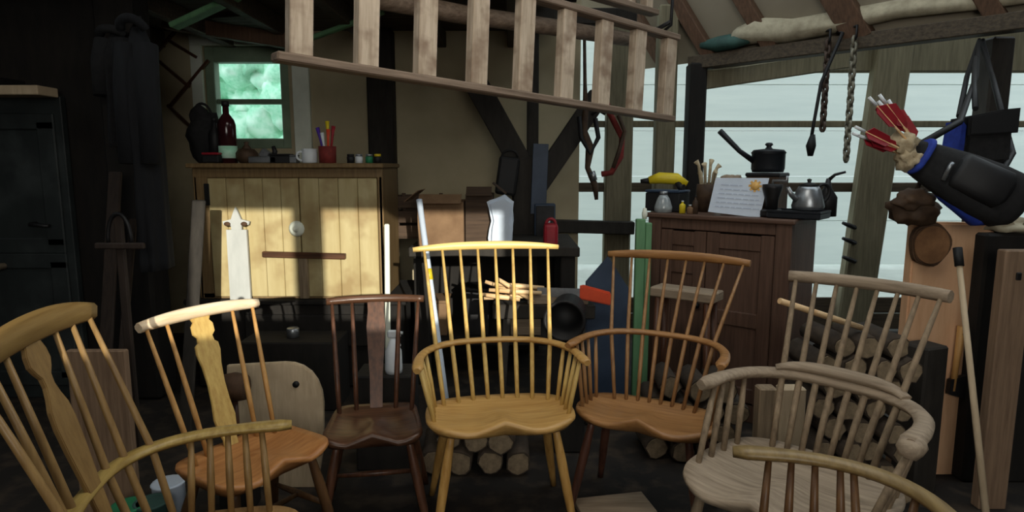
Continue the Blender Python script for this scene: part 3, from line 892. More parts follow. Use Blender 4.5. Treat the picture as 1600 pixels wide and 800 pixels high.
coat('long dark navy coat hanging nearest the peg rack', 200, 262, 45, 420, 3.28, M['navycloth'], 2)
# tall clamp with hoop handle (two-man saw style tool) standing by coats
p = atz(195, 640, 0)
Yc = 3.0
M['dimwood'] = mat('dim_brown_wood', (62, 50, 42), (38, 31, 27), .8, GZ)
t = thing('sash_clamp', 'tall rusty iron clamp with hoop handle and cross bar below the coats', 'clamp', (at(190, 400, Yc).x, Yc, 0))
zt = at(190, 335, Yc).z
b = bmnew(); beam(b, (0, 0, 0), (0, 0, zt), .04, .025, up=(0, 1, 0)); obj('bar', b, M['dimwood'], t)
zz = at(195, 383, Yc).z
b = bmnew(); beam(b, (-.1, -.03, zz), (.13, -.03, zz), .025, .03); obj('cross_bar', b, M['dimwood'], t)
b = bmnew(); tube(b, bez((-.045, -.02, zz), (-.05, -.02, zz+.2), (.07, -.02, zz+.2), (.065, -.02, zz), 12), .01, 6); obj('hoop', b, M['iron'], t)
for u, lab, hh in ((142, 'tall dark plank leaning at the left, nearest the slate door', 1.35), (165, 'thin brown lath leaning beside the tall dark plank', 1.1), (276, 'narrow grey batten standing left of the cream cabinet', 1.2)):
    x_ = at(u, 400, 3.2).x
    t = tag(obj('plank', beam(bmnew(), (0, 0, 0), (.02, .28, hh), .07 if u != 165 else .04, .02, up=(0, 1, 0)), M['dimwood' if u in (142, 165) else 'darktimber'], None, (x_, 3.15, 0)), lab, 'plank', 'planks leaning on the left')
t = tag(obj('axe', bmnew(), None), '', 'axe') if False else None

# ------------------------------------------------------------------ seat blank with mallet behind the side chair
Yb_ = 2.62
o0 = at(430, 700, Yb_)
pts = [(352, 573), (440, 568), (456, 569), (471, 574), (484, 583), (494, 596), (501, 613), (504, 632), (505, 700), (497, 770), (350, 770)]
ol = []
for u, v in pts:
    p = at(u, v, Yb_)
    ol.append((p.x-o0.x, p.z))
ol = [(x, z) for x, z in ol]
zmin = min(z for _, z in ol)
t = thing('seat_blank', 'large pale grey board with rounded corner leaning behind the pale-topped side chair', 'board', (o0.x, Yb_, 0))
b = bmnew(); ol2 = [(x, z) for x, z in ol if z > zmin+.02] + [(ol[-2][0], .0), (ol[-1][0], .0)]
prism(b, ol2, .03, Matrix.Rotation(R(-3), 4, 'X'), .004); obj('board', b, M['slab'], t)
b = bmnew(); p = at(458, 605, Yb_-.03) - Vector((o0.x, Yb_, 0)); lathe(b, [(0, 0), (.014, 0), (.014, .012), (0, .012)], 12, Matrix.Translation((p.x, .012, p.z)) @ Matrix.Rotation(PI/2, 4, 'X')); obj('knot', b, M['black'], t)
p = at(365, 605, 2.45)
t = thing('mallet', 'dark round headed mallet standing behind the side chair splat', 'mallet', (p.x, 2.45, 0))
b = bmnew(); tube(b, [(0, 0, p.z-.35), (0, 0, p.z-.02)], [.016, .014]); obj('handle', b, M['dark_z'], t)
b = bmnew(); lathe(b, [(0, -.05), (.05, -.05), (.06, 0), (.05, .05), (0, .05)], 14, Matrix.Translation((0, 0, p.z)) @ Matrix.Rotation(PI/2, 4, 'Y')); obj('head', b, M['bark'], t)
b = bmnew(); box(b, (0, 0, (p.z-.35)/2), (.13, .11, p.z-.35), bev=.01)
tag(obj('wood_block', b, M['blacktimber'], None, (p.x, 2.45, 0)), 'dark upright wood block carrying the mallet', 'block')

# ------------------------------------------------------------------ middle clutter: bench with boxes
YM = 3.95
zbn = at(700, 385, YM).z
bx0, bx1 = at(640, 380, YM).x, at(905, 380, YM).x
t = thing('workbench', 'dark workbench behind the central chair loaded with boxes', 'workbench', ((bx0+bx1)/2, YM+.35, 0))
b = bmnew(); box(b, (0, 0, zbn-.03), (bx1-bx0, .8, .06), bev=.006); obj('top', b, M['darktimber'], t)
for sx in (-1, 1):
    for sy in (-1, 1):
        b = bmnew(); box(b, (sx*((bx1-bx0)/2-.07), sy*.33, (zbn-.06)/2), (.09, .09, zbn-.06), bev=.006); obj('leg', b, M['blacktimber'], t)
b = bmnew(); box(b, (0, .0, .25), (bx1-bx0-.15, .6, .03), bev=.004); obj('shelf', b, M['blacktimber'], t)
b = bmnew(); box(b, (0, .37, (zbn-.06)/2+.1), (bx1-bx0-.1, .02, zbn-.3)); obj('back_panel', b, M['blacktimber'], t)
def cardbox(name, label, u0, u1, v0, Y, dep, m, flaps, rz=0):
    a, c = at(u0, v0, Y), at(u1, v0, Y)
    w_, h_ = c.x-a.x, a.z-zbn
    t = thing(name, label, 'box', ((a.x+c.x)/2, Y+dep/2, zbn+.001), rz)
    b = bmnew()
    th = .008
    for sx in (-1, 1):
        box(b, (sx*(w_/2-th/2), 0, h_/2), (th, dep, h_))
        box(b, (0, sx*(dep/2-th/2), h_/2), (w_-2*th, th, h_))
    box(b, (0, 0, th/2), (w_-2*th, dep-2*th, th)); obj('body', b, m, t)
    for sx in flaps:
        b = bmnew()
        box(b, (sx*(w_/2+.04), 0, h_+.035), (.11, dep*.95, .005), Matrix.Rotation(-sx*R(-38) if sx > 0 else R(38)*-1, 4, 'Y')); obj('flap', b, m, t)
    b = bmnew(); box(b, (0, -dep/2-.02, h_+.02), (w_*.92, .09, .005), Matrix.Rotation(R(35), 4, 'X')); obj('flap', b, m, t)
    return t
cardbox('cardboard_box', 'open brown cardboard box at the left end of the workbench', 652, 724, 316, YM+.0, .35, M['card'], (-1,))
cardbox('cardboard_box', 'taller brown cardboard box with open flaps left of the braced post', 727, 770, 304, YM+.06, .3, M['crate'], (1,))
t = thing('crate', 'dark slatted crate behind the cardboard boxes by the timber post', 'crate', (at(655, 300, 4.5).x, 4.52, zbn+.001))
b = bmnew()
for k in range(3):
    box(b, (0, -.15, .05+k*.1), (.3, .015, .08), bev=.003); box(b, (0, .15, .05+k*.1), (.3, .015, .08), bev=.003)
    box(b, (-.15, 0, .05+k*.1), (.015, .28, .08), bev=.003); box(b, (.15, 0, .05+k*.1), (.015, .28, .08), bev=.003)
box(b, (0, 0, .01), (.29, .29, .02)); obj('body', b, M['crate'], t)
b = bmnew()
for sx in (-1, 1):
    for sy in (-1, 1):
        box(b, (sx*.135, sy*.135, .15), (.025, .025, .3))
obj('corner_post', b, M['crate'], t)
# white rag / paper
t = thing('paper_bag', 'crumpled white paper bag in front of the braced post', 'bag', (at(782, 375, YM-.0).x, YM+.02, zbn+.001))
b = bmnew()
hp = at(782, 304, YM).z - zbn
prism(b, [(-.075, 0), (.07, 0), (.08, hp*.5), (.085, hp*.86), (.03, hp), (-.02, hp*.93), (-.08, hp*.84), (-.065, hp*.5)], .07, None, .02)
bmesh.ops.subdivide_edges(b, edges=b.edges, cuts=2, use_grid_fill=True)
for v in b.verts:
    v.co += noise.noise_vector(v.co*14)*.012
    v.co.z = max(v.co.z, 0)
obj('body', b, M['bluewhite'], t)
# grey metal box on post, black case
t = thing('switch_box', 'grey metal switch box fixed to the right of the braced post', 'box', at(851, 345, 4.62))
b = bmnew(); box(b, (0, 0, 0), (.15, .1, .25), bev=.006); obj('body', b, M['teal'], t)
b = bmnew(); box(b, (0, -.052, 0), (.13, .01, .22), bev=.004); obj('cover', b, M['iron'], t)
b = bmnew(); tube(b, [(.02, -.05, 0), (.02, -.08, 0)], [.02, .015]); obj('switch', b, M['steel'], t)
t = thing('tool_case', 'black upright case hung on the left of the braced post', 'case', at(793, 275, 4.6))
b = bmnew(); box(b, (0, 0, 0), (.15, .1, .27), Matrix.Rotation(R(8), 4, 'Y'), bev=.02, seg=2); obj('body', b, M['black'], t)
b = bmnew(); tube(b, bez((-.04, 0, .13), (-.04, 0, .2), (.08, 0, .2), (.07, 0, .13)), .008, 6); obj('handle', b, M['black'], t)
t = tag(obj('metal_sheet', box(bmnew(), (0, 0, 0), (.11, .012, .5), Matrix.Rotation(R(2), 4, 'Y'), bev=.002), M['teal'], None, at(843, 280, 4.62)), 'narrow blue grey metal sheet on the face of the braced post', 'sheet')
# leaning white pole with yellow tape, left of the centre chair
pa, pb = at(655, 312, 3.6), at(688, 560, 3.3)
t = thing('white_pole', 'white pole with yellow tape leaning against the workbench', 'pole', (pb.x, pb.y, 0))
o0 = Vector((pb.x, pb.y, 0))
dv = (pa-pb)
pe = pb - dv*(pb.z/dv.z)
b = bmnew(); tube(b, [pe-o0, pb-o0, pa-o0], .017, 10); obj('shaft', b, M['bluewhite'], t)
b = bmnew(); q_ = pa.lerp(pb, .45); q2 = pa.lerp(pb, .52); tube(b, [q_-o0, q2-o0], .0185, 10); obj('tape', b, M['yellow'], t)
t = tag(obj('white_batten', beam(bmnew(), (0, 0, 0), (-.02, .2, at(606, 350, 3.75).z), .03, .02, up=(0, 1, 0)), M['white_paint'], None, (at(606, 500, 3.6).x, 3.55, 0)), 'thin white batten standing at the right edge of the cream cabinet', 'batten')
# trestle with sticks, plank and orange handled saw
YT = 3.42
zt = at(850, 476, YT).z
t = thing('trestle', 'dark trestle holding sticks and a board behind the central chair', 'trestle', (at(850, 470, YT).x, YT+.05, 0))
b = bmnew(); box(b, (0, 0, zt-.04), (.56, .12, .08), bev=.006); obj('beam', b, M['darktimber'], t)
for sx in (-1, 1):
    for sy in (-1, 1):
        b = bmnew(); beam(b, (sx*.2, sy*.02, zt-.06), (sx*.24, sy*.17, 0), .06, .04, up=(1, 0, 0)); obj('leg', b, M['darktimber'], t)
t = tag(obj('plank', box(bmnew(), (0, 0, 0), (.33, .1, .055), Matrix.Rotation(R(0), 4, 'Y'), bev=.004), M['grey_x'], None, (at(872, 460, YT).x, YT+.04, zt+.03)), 'short grey brown board lying on the trestle', 'board')
t = thing('hand_saw', 'orange red handled saw lying at the right end of the trestle', 'saw', (at(905, 458, YT).x, YT-.03, zt+.07), R(-8))
b = bmnew(); box(b, (-.08, 0, .0), (.3, .004, .05)); obj('blade', b, M['steel'], t)
b = bmnew(); prism(b, [(.0, -.03), (.16, -.06), (.175, -.03), (.16, .01), (.02, .045), (0, .04)], .035, None, .008); obj('handle', b, M['orange'], t)
rnd = random.Random(5)
stk = [(758, 442, 842, 470), (770, 446, 850, 452), (756, 468, 830, 464), (778, 438, 836, 474), (764, 455, 846, 460), (752, 462, 812, 470)]
for i, (u0, v0, u1, v1) in enumerate(stk):
    a_, c_ = at(u0, v0-2, YT-.02*i+.04), at(u1, v1-2, YT-.02*i+.06)
    o0 = (a_+c_)/2
    tag(obj('turned_stick', tube(bmnew(), [a_-o0, Vector((0, 0, 0)), c_-o0], [.010, .015, .011], 8), M['fresh_x'], None, o0), 'pale turned stick in the bundle on the trestle', 'stick', 'bundle of pale sticks on the trestle')
# red can and green cup near post, dark bucket, blue sheet
Yk = 3.75
t = thing('fuel_can', 'dark red can behind the right end of the central top rail', 'can', (at(864, 400, Yk).x, Yk+.24, zbn-.0))
b = bmnew(); box(b, (0, 0, -.03), (.09, .1, .14), bev=.02, seg=2); obj('body', b, M['red'], t)
b = bmnew(); tube(b, bez((-.03, 0, .03), (-.03, 0, .08), (.03, 0, .08), (.03, 0, .03)), .01, 6); obj('handle', b, M['red'], t)
t.location.z = zbn+.101
t = thing('bucket', 'black bucket lying on its side in front of the trestle', 'bucket', (at(880, 502, 2.92).x, 2.88, 0), R(-10))
zc_ = at(880, 502, 2.9).z
b = bmnew(); lathe(b, [(0, .0), (.085, .0), (.085, .22), (.1, .225), (.1, .0+.24), (.085, .24), (.075, .03), (0, .03)][::1], 22, Matrix.Translation((0, .26, zc_)) @ Matrix.Rotation(PI/2, 4, 'X')); obj('body', b, M['black'], t)
b = bmnew(); box(b, (.02, .14, (zc_-.102)/2), (.18, .16, zc_-.102), bev=.01)
tag(obj('wood_block', b, M['blacktimber'], None, (at(880, 502, 2.92).x, 2.88, 0)), 'dark sawn block carrying the black bucket', 'block')
t = thing('canvas_sheet', 'dark blue folded sheet leaning left of the pale green post', 'sheet', (at(950, 450, 3.5).x, 3.5, 0))
o0 = Vector((at(950, 450, 3.5).x, 0, 0))
ol = [(at(u, v, 3.5).x-o0.x, at(u, v, 3.5).z) for u, v in ((915, 440), (950, 400), (985, 455), (980, 520), (930, 520), (914, 470))]
b = bmnew(); ol = [(ol[0]), ol[1], ol[2], (ol[2][0], 0), (ol[0][0], 0)]; prism(b, ol, .03, None, .008); obj('sheet', b, M['teal'], t)
tag(obj('cup', lathe(bmnew(), [(0, 0), (.03, 0), (.036, .07), (.03, .07), (.026, .01), (0, .008)], 14), M['greensm'], None, (at(914, 448, YT).x, YT+.04, zt+.001)), 'small green cup on the trestle by the orange saw handle', 'cup')
# pale green post standing before brown cupboard
p = at(1000, 430, 3.55)
t = thing('green_post', 'pale green painted post standing left of the brown cupboard', 'post', (p.x, 3.52, 0))
zt2 = at(1000, 342, 3.52).z
b = bmnew(); box(b, (-.012, 0, zt2/2), (.05, .04, zt2), bev=.004); box(b, (.034, .01, zt2*.49), (.035, .04, zt2*.98), bev=.004); obj('post', b, M['green'], t)
b = bmnew(); lathe(b, [(0, zt2), (.012, zt2), (.016, zt2+.03), (.01, zt2+.06), (0, zt2+.065)], 12, Matrix.Translation((0.01, 0, -.002))); obj('finial', b, M['white_paint'], t)
# hanging straps
def strap(name, label, cat, pts, r, m, extra=None):
    o0 = Vector(pts[0])
    t = thing(name, label, cat, o0)
    b = bmnew(); tube(b, [Vector(p)-o0 for p in pts], r, 8); obj('strap', b, m, t)
    if extra:
        for nm, ps, rr, mm in extra:
            b = bmnew(); tube(b, [Vector(p)-o0 for p in ps], rr, 8); obj(nm, b, mm, t)
    return t
Yh = 4.3
strap('hanging_harness', 'dark leather harness straps hanging from the ladder end', 'harness', [at(*q, Yh) for q in ((913, 40), (914, 130), (915, 175), (912, 205), (922, 232), (918, 262), (930, 290), (932, 312))], [.01, .012, .02, .025, .03, .018, .022, .012], M['leather'],
      [('loop', [at(*q, Yh-.02) for q in ((905, 182), (908, 215), (922, 240), (935, 215), (930, 185))], .016, M['black']), ('buckle', [at(925, 268, Yh-.03), at(929, 282, Yh-.03)], .02, M['steel']),
       ('ring', [at(*q, Yh) for q in ((924, 180), (935, 172), (946, 178))], .012, M['iron'])])
strap('rope_coil', 'dull red rope loop hanging right of the leather harness', 'rope', [at(*q, Yh+.03) for q in ((944, 40), (946, 130), (950, 172), (962, 195), (972, 215), (970, 245), (955, 270), (940, 272))], [.008, .01, .02, .02, .02, .02, .02, .02], M['rope'],
      [('loop', [at(*q, Yh) for q in ((966, 180), (976, 205), (966, 240), (958, 262))], .014, M['leather'])])

# ------------------------------------------------------------------ brown cupboard
F0 = Vector((.80, 3.72)); rz = R(-40); BW, BD = .80, .42
zt = at(1017, 332, 3.72).z
fx = Vector((math.cos(rz), math.sin(rz))); fy = Vector((-math.sin(rz), math.cos(rz)))
t = thing('cupboard', 'brown panelled wooden cupboard loaded with tools and pans', 'cupboard', (F0.x, F0.y, 0), rz)
b = bmnew()
box(b, (.012, BD/2, zt/2), (.024, BD, zt-.03), bev=.003); box(b, (BW-.012, BD/2, zt/2), (.024, BD, zt-.03), bev=.003)
box(b, (BW/2, BD-.01, zt/2), (BW-.05, .02, zt-.06)); box(b, (BW/2, BD/2, .06), (BW-.05, BD-.04, .03))
box(b, (BW/2, .012, zt-.05), (BW, .024, .07), bev=.003); box(b, (BW/2, .012, .05), (BW, .024, .1), bev=.003)
for x_ in (.04, BW-.04):
    box(b, (x_, .0, zt/2), (.08, .026, zt-.04), bev=.003)
obj('body', b, M['brown_cab'], t)
b = bmnew(); box(b, (BW/2, BD/2-.01, zt-.012), (BW+.04, BD+.05, .026), bev=.008, seg=2); obj('top', b, M['brown_cab_x'], t)
for k in range(2):
    xx0, xx1 = (.083, BW*.44) if k == 0 else (BW*.44+.004, BW-.083)
    wd = xx1-xx0
    b = bmnew()
    z0, z1 = .105, zt-.09
    box(b, ((xx0+xx1)/2, .006, (z0+z1)/2), (wd-.1, .012, z1-z0-.1))
    for x_ in (xx0+.035, xx1-.035):
        box(b, (x_, 0, (z0+z1)/2), (.07, .026, z1-z0), bev=.004)
    for z_ in (z0+.045, z1-.045, z0+(z1-z0)*.78 if k == 0 else z0+(z1-z0)*.5):
        box(b, ((xx0+xx1)/2, 0, z_), (wd-.14, .026, .08), bev=.004)
    dd = obj('door', b, M['brown_cab'], t)
    b = bmnew(); lathe(b, [(0, 0), (.012, 0), (.01, .012), (.018, .022), (0, .03)], 12, Matrix.Translation((xx1-.03 if k == 0 else xx0+.03, -.012, zt*.55)) @ Matrix.Rotation(PI/2, 4, 'X')); obj('knob', b, M['iron'], dd)
def on_cup(fxx, fyy, dz=.002):
    p = F0 + fx*fxx + fy*fyy
    return Vector((p.x, p.y, zt+dz))
def cup_uv(u, inset):
    """where the sight line of column u crosses the cupboard top, `inset` back from its front edge"""
    k = (u-800)/FPX
    # point F0 + fx*s + fy*inset with x = k' * depth ; depth ~ y*cos(pitch)
    a_ = F0 + fy*inset
    kk = k/ (CP + SP*.1) if False else k*(1/ (1.0))
    s = (kk*a_.y*1.0 - a_.x)/(fx.x - kk*fx.y)
    return on_cup(s, inset)
# paper notice
p = cup_uv(1147, .03)
t = thing('notice', 'white paper notice with orange emblem propped on the brown cupboard', 'notice', p, R(-22))
Mx = Matrix.Rotation(R(3), 4, 'Y') @ Matrix.Rotation(R(-12), 4, 'X')
b = bmnew(); prism(b, [(-.135, .012), (.13, -.0), (.155, .215), (-.115, .20)], .006, Mx); obj('sheet', b, M['bluewhite'], t)
b = bmnew()
rnd = random.Random(2)
for row in range(6):
    x_ = -.095 + .004*row*-1
    while x_ < (.02 if row == 0 else .1):
        L_ = rnd.uniform(.015, .04)
        box(b, (x_+L_/2+.012, -.0042, .165-row*.024), (L_, .001, .006))
        x_ += L_+.008
bmesh.ops.transform(b, matrix=Mx, verts=b.verts); obj('text_line', b, M['inkline'], t)
b = bmnew(); lathe(b, [(0, 0), (.024, 0), (.024, .002), (0, .002)], 10, Mx @ Matrix.Translation((.09, -.003, .168)) @ Matrix.Rotation(PI/2, 4, 'X'))
for k in range(8):
    a_ = k*PI/4
    box(b, (0, 0, 0), (.012, .002, .012), Mx @ Matrix.Translation((.09+.027*math.cos(a_), -.004, .168+.027*math.sin(a_))) @ Matrix.Rotation(a_, 4, 'Y'))
obj('emblem', b, M['orangelabel'], t)
# back row box supporting saucepan
p = cup_uv(1196, .28)
t = thing('tin_box', 'dark tin box behind the paper notice carrying the saucepan', 'box', p, rz)
hb = at(1190, 270, p.y).z - zt
b = bmnew(); box(b, (0, 0, hb/2-.01), (.18, .17, hb-.02), bev=.008); obj('body', b, M['leather'], t)
b = bmnew(); box(b, (0, 0, hb-.012), (.186, .176, .022), bev=.006); obj('lid', b, M['iron'], t)
t = thing('saucepan', 'black iron saucepan with lid and long handle pointing up left', 'saucepan', p + Vector((.0, 0, hb+.001)))
b = bmnew(); r_ = .088; lathe(b, [(0, 0), (r_*.92, 0), (r_, .02), (r_, .1), (r_*1.05, .105), (r_*.95, .108), (0, .1)], 24); obj('body', b, M['castiron'], t)
b = bmnew(); lathe(b, [(r_*1.05, .106), (r_*.9, .122), (.02, .128), (.012, .14), (.022, .15), (.015, .16), (0, .162)], 24); obj('lid', b, M['castiron'], t)
b = bmnew(); tube(b, [(-r_*.9, 0, .06), (-.16, 0, .115), (-.275, .0, .225)], [.016, .013, .016], 10); obj('handle', b, M['castiron'], t)
# yellow power tool, jar, basket
p = cup_uv(1042, .16)
t = thing('power_drill', 'yellow and black power tool lying on a dark box on the cupboard', 'power tool', p + Vector((0, 0, .13)), rz*.3)
b = bmnew(); tube(b, [(-.11, 0, .05), (-.05, 0, .065), (.05, 0, .06), (.11, 0, .03)], [.022, .034, .034, .018], 12); obj('body', b, M['yellow'], t)
b = bmnew(); tube(b, [(-.1, 0, .05), (-.16, 0, .045)], [.02, .012], 10); obj('chuck', b, M['black'], t)
b = bmnew(); tube(b, [(.05, 0, .05), (.07, -.03, .012), (.09, -.05, .012)], [.02, .018, .018], 10); obj('grip', b, M['black'], t)
t = thing('tool_box', 'dark blue black box under the yellow power tool', 'box', p, rz)
b = bmnew(); box(b, (0, 0, .055), (.22, .14, .11), bev=.006); obj('body', b, M['black'], t)
b = bmnew(); box(b, (0, 0, .119), (.225, .145, .016), bev=.005); obj('lid', b, M['teal'], t)
p = cup_uv(1036, .055)
t = thing('glass_jar', 'cloudy glass jar at the left front corner of the cupboard top', 'jar', p)
b = bmnew(); lathe(b, [(0, 0), (.05, 0), (.052, .03), (.035, .08), (.022, .1), (0, .1)], 18); obj('body', b, M['paleglass'], t)
b = bmnew(); lathe(b, [(0, .1), (.024, .1), (.024, .12), (0, .122)], 14); obj('lid', b, M['steel'], t)
bottle('small_bottle', 'tiny yellow bottle between the glass jar and the paper notice', cup_uv(1066, .05), .07, .018, M['yellow'], M['white'], None, 'bottles on the brown cupboard')
bottle('small_bottle', 'tiny dark bottle just left of the paper notice', cup_uv(1086, .05), .1, .016, M['leather'], M['black'], None, 'bottles on the brown cupboard')
bottle('small_bottle', 'tiny tan bottle beside the yellow one on the cupboard', cup_uv(1078, .03), .05, .018, M['card'], M['white'], None, 'bottles on the brown cupboard')
p = cup_uv(1103, .26)
t = thing('brush_pot', 'pot of pale bristle brushes and antler pieces left of the saucepan', 'pot', p)
b = bmnew(); lathe(b, [(0, 0), (.05, 0), (.062, .1), (.058, .16), (.05, .16), (.045, .02), (0, .02)], 18); obj('pot', b, M['leather'], t)
for k in range(6):
    a_ = k*1.05
    b = bmnew(); e_ = Vector((.07*math.cos(a_), .05*math.sin(a_), .27+.04*math.sin(k*2.3)))
    tube(b, [(.02*math.cos(a_), .02*math.sin(a_), .05), e_*.75 + Vector((0, 0, .05)), e_], [.008, .009, .016], 8); obj('brush', b, M['fur'], t)
p = cup_uv(1141, .28)
t = thing('basket', 'shallow brown wicker bowl between brushes and saucepan', 'basket', p)
b = bmnew(); lathe(b, [(0, 0), (.045, 0), (.06, .1), (.068, .19), (.06, .19), (.052, .1), (.04, .02), (0, .02)], 20); obj('body', b, M['bark'], t)
b = bmnew()
for k in range(5):
    blob(b, (.03*math.cos(k*1.3), .03*math.sin(k*1.3), .19), (.035, .03, .025), .2, 3, k, 2)
obj('contents', b, M['grey_x'], t)
# kettle, tray, black tools at right
p = cup_uv(1254, .13)
t = thing('tray', 'black flat tray at the right end of the cupboard top', 'tray', p + Vector((-.02, 0, 0)), rz)
b = bmnew(); box(b, (0, -.0, .016), (.26, .2, .032), bev=.006)
obj('body', b, M['castiron'], t)
b = bmnew()
for sx in (-1, 1):
    box(b, (sx*.125, 0, .036), (.012, .2, .01)); box(b, (0, sx*.095, .036), (.24, .012, .01))
obj('rim', b, M['castiron'], t)
t = thing('kettle', 'dull silver kettle on the black tray', 'kettle', p + Vector((.03, .01, .042)), R(10))
b = bmnew(); lathe(b, [(0, 0), (.075, 0), (.08, .02), (.06, .1), (.045, .125), (0, .13)], 22); obj('body', b, M['steel'], t)
b = bmnew(); lathe(b, [(.05, .124), (.02, .138), (.008, .14), (.012, .155), (0, .16)], 16); obj('lid', b, M['black'], t)
b = bmnew(); tube(b, [(-.06, 0, .05), (-.1, 0, .08), (-.12, 0, .115)], [.018, .013, .01], 10); obj('spout', b, M['steel'], t)
b = bmnew(); tube(b, bez((.05, 0, .115), (.12, 0, .17), (.15, 0, .06), (.07, 0, .03)), .009, 8); obj('handle', b, M['black'], t)
t = thing('oil_can', 'dark oil can with spout at the far right of the cupboard', 'can', cup_uv(1291, .34), R(-30))
b = bmnew(); lathe(b, [(0, 0), (.05, 0), (.05, .1), (.02, .15), (.01, .2), (0, .2)], 16); obj('body', b, M['iron'], t)
b = bmnew(); tube(b, [(0, 0, .19), (.03, 0, .22), (.08, 0, .235)], [.01, .008, .006], 8); obj('spout', b, M['iron'], t)
t = thing('grinder', 'dark cast iron grinder between the notice and the kettle', 'grinder', cup_uv(1205, .10), rz)
b = bmnew(); box(b, (0, 0, .02), (.09, .09, .04), bev=.008); lathe(b, [(0, .04), (.03, .04), (.035, .1), (.05, .15), (.05, .17), (0, .175)], 16); obj('body', b, M['iron'], t)
b = bmnew(); tube(b, [(0, 0, .17), (0, 0, .19), (.07, 0, .19), (.07, 0, .215)], .007, 8); obj('crank', b, M['steel'], t)

# ------------------------------------------------------------------ things on and under the wall plate
def along(u, v, Y):
    return at(u, v, Y)
pl = [P0 + ex*s + Vector((0, -.03, .15)) for s in (.16, .24, .34, .48, .65, .82, 1.0)]
b = bmnew(); cloth_roll(b, [p + Vector((0, 0, .01*math.sin(i*2))) for i, p in enumerate(pl)], [.07, .095, .08, .06, .055, .05, .05], 1, 14, .4)
tag(obj('dust_sheet', b, M['sheet']), 'long rolled cream dust sheet lying on the sloping wall beam', 'sheet')
pl = [P0 + ex*s + Vector((0, -.07, .11)) for s in (.03, .09, .15, .2)]
b = bmnew(); cloth_roll(b, pl, [.035, .06, .06, .03], 4, 12, .4)
tag(obj('tarpaulin', b, M['tarp']), 'bunched green tarpaulin at the left end of the wall beam', 'tarpaulin')
pl = [P0 + ex*s + Vector((0, .12, .16)) for s in (.45, .65, .85, 1.05)]
b = bmnew(); cloth_roll(b, pl, [.02, .03, .03, .03], 6, 10, .3)
tag(obj('tarpaulin', b, M['tarp']), 'thin roll of green tarpaulin behind the dust sheet', 'tarpaulin')
def hang_t(u):                                       # point under the wall plate on column u
    k = (u-800)/FPX
    s = (k*P0.y - P0.x)/(ex.x - k*ex.y)
    return P0 + ex*s + Vector((0, -.12, 0))
def chain(label, u, v1, m, link=.036, wob=0., blobm=None):
    h_ = hang_t(u)
    zend = at(u, v1, h_.y).z
    n_ = int((h_.z - zend)/(link*1.15))
    t = thing('chain', label, 'chain', h_, 0, 'chains hanging under the wall beam')
    b = bmnew()
    for i in range(n_):
        z_ = -i*link*1.15
        pts = [Vector((link*.45*math.cos(a_), 0, link*.8*math.sin(a_))) for a_ in [2*PI*k/10 for k in range(11)]]
        ro = Matrix.Rotation(PI/2*(i % 2) + .4, 3, 'Z')
        tube(b, [ro @ p + Vector((wob*math.sin(i*.2), 0, z_)) for p in pts], .011, 5)
    obj('links', b, m, t)
    b = bmnew(); tube(b, [(0, .1, .09), (0, -.02, .09), (0, -.02, .02), (0, .02, -.01)], .008, 6); obj('hook', b, M['iron'], t)
    return t
chain('rusty chain hanging nearest the cupboard saucepan', 1264, 215, M['chain'])
chain('pale chain hanging longest on the right of the black strap', 1302, 262, M['palechain'], .036)
h_ = hang_t(1284)
strap('sling', 'black strap with dark tassel hanging between the two chains', 'strap', [h_ + Vector((0, .1, .09)), h_ + Vector((0, -.0, .06)), at(1283, 130, h_.y), at(1272, 190, h_.y), at(1268, 214, h_.y)], [.008, .012, .012, .011, .012], M['black'],
      [('tassel', [at(1270, 210, h_.y), at(1267, 228, h_.y), at(1266, 244, h_.y)], [.016, .034, .018], M['black'])])

# ------------------------------------------------------------------ right side: tan slab, disc, sticks, post board, bags, arrows
YS = 2.75
def poly(name, label, cat, uv, Y, th, m, foot=True, rx=0, bev=.004):
    c = [at(u, v, Y) for u, v in uv]
    x0 = sum(p.x for p in c)/len(c)
    zb_ = 0 if foot else min(p.z for p in c)
    t = thing(name, label, cat, (x0, Y, zb_))
    ol = [(p.x-x0, p.z-zb_) for p in c]
    b = bmnew(); prism(b, ol, th, Matrix.Rotation(rx, 4, 'X'), bev); obj('board', b, m, t)
    return t
pz = at(1470, 800, YS)
t = thing('wood_slab', 'broad tan wooden slab standing behind the weathered grey chair', 'slab', (at(1475, 500, YS).x, YS, 0))
ox = at(1475, 500, YS).x
ol = [(at(u, v, YS).x-ox, at(u, v, YS).z) for u, v in ((1424, 346), (1550, 348), (1540, 400), (1520, 520))]
ol += [(ol[-1][0]-.01, 0), (at(1405, 520, YS).x-ox, 0), (at(1408, 520, YS).x-ox, at(1408, 520, YS).z)]
b = bmnew(); prism(b, ol, .06, None, .008); obj('board', b, M['tan_panel'], t)
p = at(1452, 382, YS-.05)
t = thing('log_slice', 'round dark brown log slice hung on the tan slab', 'log slice', p)
b = bmnew()
prism(b, [(.085*math.cos(a_)*(1+.06*math.sin(3*a_+1)), .092*math.sin(a_)*(1+.05*math.cos(5*a_))) for a_ in [2*PI*k/28 for k in range(28)]], .035, None, .006); obj('bark', b, M['bark'], t)
b = bmnew(); prism(b, [(.074*math.cos(a_), .08*math.sin(a_)) for a_ in [2*PI*k/28 for k in range(28)]], .006, Matrix.Translation((0, -.018, 0)), .001); obj('cut_face', b, M['slicewood'], t)
